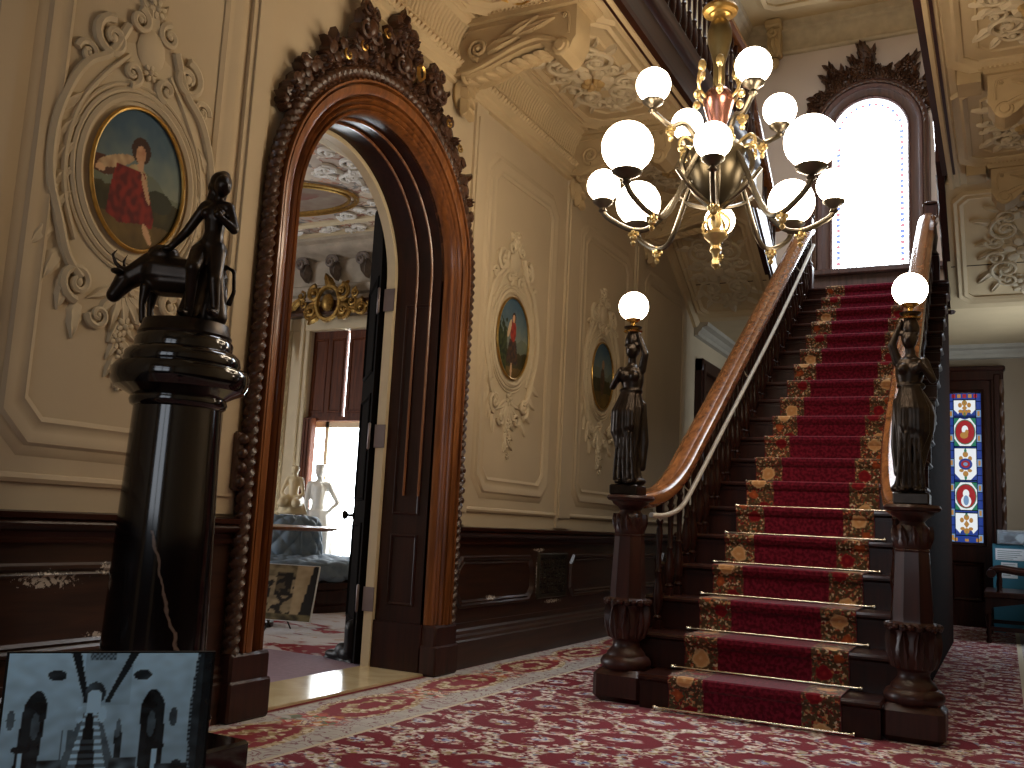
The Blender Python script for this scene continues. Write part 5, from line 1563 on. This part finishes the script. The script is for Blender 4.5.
mb.rect_mould(Fr(FD.p(0,0,.02), FD.u, FD.v, FD.n), -.13, .13, .33, .7, [(0,.0), (0,.012), (.02,.03), (.035,.012), (.05,.03)], cham=0)
mb.rect_mould(Fr(FD.p(0,0,.05), FD.u, FD.v, FD.n), -.19, .19, .965, 2.795, [(0,-.02), (0,.008), (.015,.018), (.025,0)])
part('leaf', mb, m_dark, d2)
gm = [emis('glass_'+n, c, s, .02) for n, c, s in (('white', (.86,.9,.92,1), .8), ('blue', (.012,.035,.2,1), 1.0), ('red', (.34,.012,.016,1), .8), ('gold', (.5,.24,.05,1), .7), ('green', (.02,.2,.11,1), .7), ('paleblue', (.2,.34,.56,1), .7))]
mb = MB()
def quad(a0, a1, b0, b1, c, m): mb.cm = m; mb.add([FD.p(a0,b0,c), FD.p(a1,b0,c), FD.p(a1,b1,c), FD.p(a0,b1,c)], [(0,1,2,3)])
def poly(P, c, m): mb.cm = m; mb.add([FD.p(a, b, c) for a, b in P], [tuple(range(len(P)))])
def disc(a, b, r1, r2, c, m, n=20): poly([(a+r1*cos(2*pi*k/n), b+r2*sin(2*pi*k/n)) for k in range(n)], c, m)
G0, G1 = .98, 2.78; gwh = .178
quad(-gwh, gwh, G0, G1, .02, 1)
nb = 18
for k in range(nb):
    z0 = G0+(G1-G0)*k/nb; z1 = G0+(G1-G0)*(k+1)/nb
    for sg in (-1, 1):
        quad(sg*.152-.024, sg*.152+.024, z0+.004, z1-.004, .022, 1 if k % 3 else 5)
        if k % 3 == 0: quad(sg*.152-.012, sg*.152+.012, z0+.02, z1-.02, .024, 3)
for k in range(5): quad(-.14+.06*k, -.14+.06*k+.04, G1-.055, G1-.01, .023, 3 if k % 2 else 2); quad(-.14+.06*k, -.14+.06*k+.04, G0+.01, G0+.05, .023, 1 if k % 2 else 3)
secs = [(2.50, 2.70, 'w'), (2.13, 2.48, 'r'), (1.72, 2.11, 'w2'), (1.36, 1.70, 'r2'), (1.06, 1.33, 'w')]
for z0, z1, t in secs:
    zm = (z0+z1)/2; h = (z1-z0)/2
    if t[0] == 'w':
        quad(-.118, .118, z0, z1, .024, 0)
        for sg in (-1, 1): poly([(-.03, zm), (0, zm+sg*h*.35), (.03, zm)], .027, 3); disc(0, zm+sg*h*.6, .03, .035, .027, 3); disc(0, zm+sg*h*.82, .014, .03, .027, 4)
        for s3 in (-1, 1):
            disc(s3*.05, zm+h*.35, .022, .03, .027, 3); disc(s3*.045, zm-h*.4, .025, .02, .027, 3)
            poly([(s3*.118, z0), (s3*.118, z0+.08), (s3*.05, z0)], .026, 1)
        if t == 'w2': disc(0, zm, .075, .07, .028, 1); disc(0, zm, .05, .045, .03, 2); disc(0, zm, .025, .022, .032, 5)
        else: disc(0, z0+.02, .07, .06, .026, 1)
    else:
        quad(-.118, .118, z0, z1, .024, 0)
        for s3 in (-1, 1):
            for s4 in (-1, 1): poly([(s3*.118, zm+s4*h), (s3*.118, zm+s4*h*.45), (s3*.055, zm+s4*h)], .026, 4)
        disc(0, zm, .115, h*.88, .027, 4); disc(0, zm, .105, h*.82, .029, 2)
        if t == 'r': disc(0, zm, .07, h*.56, .03, 2); disc(0, zm+.03, .035, .05, .032, 0); disc(-.01, zm-.04, .045, .04, .033, 3); disc(.02, zm+.0, .02, .03, .034, 3)
        else: disc(0, zm+.03, .035, .05, .032, 0); disc(0, zm-.06, .055, .07, .031, 0); disc(0, zm-.05, .03, .06, .033, 5)
part('stained_glass', mb, gm, d2)
mb = MB()
for k in range(nb+1):
    z = G0+(G1-G0)*k/nb
    for sg in (-1, 1): mb.tube([FD.p(sg*.125, z, .03), FD.p(sg*.178, z, .03)], .004, 4)
for sg in (-1, 1): mb.tube([FD.p(sg*.124, G0, .03), FD.p(sg*.124, G1, .03)], .004, 4)
for z0, z1, t in secs:
    for z in (z0, z1): mb.tube([FD.p(-.124, z, .03), FD.p(.124, z, .03)], .006, 4)
part('leading', mb, m_iron, d2)
# dark door in the painted wall below the landing
d3 = empty('door_3', (WX, 11.47, 0)); struct(d3)
F3 = Fr((WX, 11.47, 0), (0,1,0), (0,0,1), (1,0,0))
mb = MB()
for a0, a1 in ((-.74, -.58), (.58, .74)): mb.box(a0, a1, 0, 2.95, 0, .09, F3, .01); mb.box(a0+.04, a1-.04, .25, 2.9, .08, .11, F3, .012)
mb.box(-.74, .74, 2.8, 2.95, 0, .1, F3, .01)
part('casing', mb, m_dark, d3)
mb = MB(); mb.box(-.58, .58, 0, 2.8, 0, .03, F3)
for b0, b1 in ((.3,.9), (1.1,2.6)):
    for a0, a1 in ((-.48,-.08), (.08,.48)): mb.rect_mould(Fr(F3.p(0,0,.03), F3.u, F3.v, F3.n), a0, a1, b0, b1, [(0,0), (.01,.015), (.03,.02), (.04,0)])
lf = part('leaf', mb, m_dark, d3)
mb = MB(); mb.lathe([(0,0), (.03,0), (.03,.006), (.012,.012), (.012,.04), (.03,.055), (.034,.07), (.02,.085), (0,.088)], (0,0,0), 14, Fr(F3.p(-.5, 1.0, .03), (0,1,0), (0,0,1), (1,0,0))); mb.build('door_knob', m_steel, lf)
# back wall dado left and right under the landing
mb = MB()
for a, b in ((WX, SXL-.05), (.04, RX)):
    mb.box(a, b, YB-.03, YB, 0, .89); mb.run(RAILP, (a, YB, 0), (b, YB, 0), (0,-1,0), (0,0,1)); mb.run(BASEP, (a, YB, 0), (b, YB, 0), (0,-1,0), (0,0,1))
struct(mb.build('wainscot_back', m_dark))
mb = MB(); mb.box(RX-.03, RX, YF, YB, 0, .89); mb.run(RAILP, (RX, YF, 0), (RX, YB, 0), (-1,0,0), (0,0,1)); mb.run(BASEP, (RX, YF, 0), (RX, YB, 0), (-1,0,0), (0,0,1))
struct(mb.build('wainscot_right', m_darkx))

# ------------------------------------------------------------------ bench and notice board at the far right
bn = empty('hall_bench', (.16, 11.0, 0)); tag(bn, 'dark carved wooden hall bench with scrolled arms in front of the teal notice board', 'bench')
bx0, bx1, by0, by1 = -.16, .46, 10.85, 11.95
for (x, y) in ((bx0, by0), (bx0, by1), (bx1, by0), (bx1, by1)):
    q = MB()
    q.box(x-.028, x+.028, y-.028, y+.028, .28, .45); q.lathe([(.022,0), (.028,.02), (.018,.06), (.03,.1), (.018,.14), (.024,.2), (.03,.24), (.02,.28)], (x, y, 0), 14)
    if x > .3: q.box(x-.028, x+.028, y-.028, y+.028, .45, 1.05)
    part('leg', q, m_dark, bn)
q = MB(); q.box(bx0-.04, bx1+.03, by0-.04, by1+.04, .44, .5, ch=.012)
for y in (by0, by1):
    P = [(bx0, .44), (bx1, .44), (bx1, .34), (bx1-.1, .36), ((bx0+bx1)/2, .4), (bx0+.1, .36), (bx0, .34)]
    q.prism(P, y-.02, y+.02, Fr((0,0,0), (1,0,0), (0,0,1), (0,1,0)))
part('seat', q, m_dark, bn)
for y in (by0, by1):
    q = MB(); q.box(bx0, bx1, y-.015, y+.015, .12, .16); part('stretcher', q, m_dark, bn)
for y in (by0, by1):
    q = MB(); q.tube(smooth_path([(bx0+.03, y, .68), (bx0+.1, y, .72), (.2, y, .7), (bx1, y, .75)], 6), .03, 8)
    q.lathe([(.0,-.04), (.04,-.04), (.045,0), (.04,.04), (0,.04)], (0,0,0), 14, Fr((bx0+.03, y, .68), (1,0,0), (0,0,1), (0,1,0)))
    q.lathe([(.03,.5), (.02,.53), (.028,.58), (.018,.64), (.028,.69)], (bx0+.1, y, 0), 12)
    part('arm', q, m_dark, bn)
q = MB(); q.box(bx1-.02, bx1+.02, by0, by1, .6, 1.02, ch=.01); q.run([(-.03,1.02), (.03,1.02), (.03,1.06), (0,1.08), (-.03,1.06)], (bx1, by0, 0), (bx1, by1, 0), (1,0,0), (0,0,1))
part('backrest', q, m_dark, bn)
nbd = empty('notice_board', (.2, 12.4, 0)); tag(nbd, 'teal notice board with two white sheets and a clear leaflet box, behind the bench', 'notice board')
FN = Fr((.19, 12.4, 0), (1,0,0), (0,0,1), (0,-1,0))
q = MB(); q.box(-.32, .45, 0, .98, -.02, .02, FN, .006); q.box(-.32, -.2, 0, .02, -.15, .15, FN); part('panel', q, plain('teal_board', srgb(58,124,146), .7, var=.06), nbd)
q = MB(); q.box(-.29, .0, .8, .93, .02, .024, FN); part('paper', q, m_paper, nbd)
q = MB(); q.box(-.235, -.07, .6, .775, .02, .024, FN); part('paper', q, m_paper, nbd)
q = MB()
for i in range(5):
    q.box(-.27, -.27+(.25, .23, .25, .2, .16)[i], .9-.022*i, .906-.022*i, .024, .0248, FN)
for i in range(6): q.box(-.22, -.22+(.13, .12, .135, .1, .13, .08)[i], .75-.024*i, .756-.024*i, .024, .0248, FN)
part('printed_lines', q, plain('grey_ink', srgb(120,130,140), .8), nbd)
M = Mat('clear_acrylic', .05, 0, .5); M.b.inputs['Transmission Weight'].default_value = .9; M.b.inputs['IOR'].default_value = 1.2; M.color((.9,.95,1,1))
q = MB()
q.box(-.27, .2, .98, 1.14, .06, .064, FN); q.box(-.27, .2, .98, 1.14, -.02, -.016, FN); q.box(-.27, -.266, .98, 1.14, -.016, .06, FN); q.box(.196, .2, .98, 1.14, -.016, .06, FN); q.box(-.27, .2, .98, .985, -.016, .06, FN)
part('leaflet_box', q, M.m, nbd)
def leaflet(u, v):
    n = fbm(u, v, 5, 3)
    c = mixc((150,160,170), (70,74,84), .5+n*1.4)
    if ellip(u, v, .1, 0, .3, .7) < 1: c = (216,222,226)
    if ellip(u, v, -.5, -.2, .25, .6) < 1: c = (60,62,70)
    return c
o = canvas('leaflet', Fr(FN.p(-.04, 1.055, .03), FN.u, FN.v, FN.n), .42, .13, 30, 12, leaflet, m_paint, nbd); o.location = -nbd.location

# ------------------------------------------------------------------ tall window in the right wall near the bench
wn4 = empty('window_4', (RX, 10.9, .9)); struct(wn4)
F5 = Fr((RX, 10.9, 0), (0,-1,0), (0,0,1), (-1,0,0))
mb = MB(); mb.add([F5.p(-.6,.95,.015), F5.p(.6,.95,.015), F5.p(.6,2.9,.015), F5.p(-.6,2.9,.015)], [(0,1,2,3)]); part('glass', mb, emis('aisle_daylight_glass', (.8,.9,1,1), 7.0), wn4)
mb = MB()
for a0, a1, b0, b1 in ((-.72,-.6,.85,3.0), (.6,.72,.85,3.0), (-.72,.72,.85,.95), (-.72,.72,2.9,3.02), (-.6,.6,1.9,1.95), (-.02,.02,.95,2.9)): mb.box(a0, a1, b0, b1, 0, .06, F5)
part('casing', mb, m_dark, wn4)
# ------------------------------------------------------------------ behind the viewer: glazed front doors letting daylight in
d4 = empty('door_4', (-1.2, YF, 0)); struct(d4)
F4 = Fr((-1.2, YF, 0), (-1,0,0), (0,0,1), (0,1,0))
mb = MB()
for a0, a1 in ((-1.25,-1.1), (-.06,.06), (1.1,1.25)): mb.box(a0, a1, 0, 3.3, 0, .08, F4, .01)
for b0, b1 in ((0,1.1), (2.5,2.62), (3.15,3.3)): mb.box(-1.25, 1.25, b0, b1, 0, .06, F4, .01)
part('frame', mb, m_dark, d4)
mb = MB()
for a0, a1 in ((-1.1,-.06), (.06,1.1)):
    for b0, b1 in ((1.1,2.5), (2.62,3.15)): mb.add([F4.p(a0,b0,.02), F4.p(a1,b0,.02), F4.p(a1,b1,.02), F4.p(a0,b1,.02)], [(0,1,2,3)])
part('frosted_glass', mb, emis('frosted_daylight', (.82,.9,1,1), 2.4), d4)

# ------------------------------------------------------------------ world, camera
w = bpy.data.worlds.new('World'); SC.world = w; w.use_nodes = True
w.node_tree.nodes['Background'].inputs[0].default_value = (.7,.8,1,1); w.node_tree.nodes['Background'].inputs[1].default_value = .3
RC = ((0.8895212449117035, -0.02116253097385808, -0.4564034422892905), (0.4541661504354458, 0.14994520939477257, 0.8782081427419162), (0.04985040270029249, -0.9884677948533974, 0.14299075455525212))
cam = bpy.data.cameras.new('camera'); co = bpy.data.objects.new('camera', cam); COL.objects.link(co)
m = Matrix.Identity(4)
for i in range(3):
    m[i][0] = RC[i][0]; m[i][1] = -RC[i][1]; m[i][2] = -RC[i][2]
m[0][3], m[1][3], m[2][3] = 0, 0, .95
co.matrix_world = m
cam.sensor_width = 36; cam.lens = 953.528/1024*36; cam.clip_start = .02
SC.camera = co
SC.view_settings.view_transform = 'Standard'; SC.view_settings.look = 'None'; SC.view_settings.gamma = 1; SC.view_settings.exposure = 0.15
SC.view_settings.use_curve_mapping = False
try:
    SC.cycles.use_denoising = True; SC.cycles.max_bounces = 6; SC.cycles.sample_clamp_indirect = 6
except Exception: pass
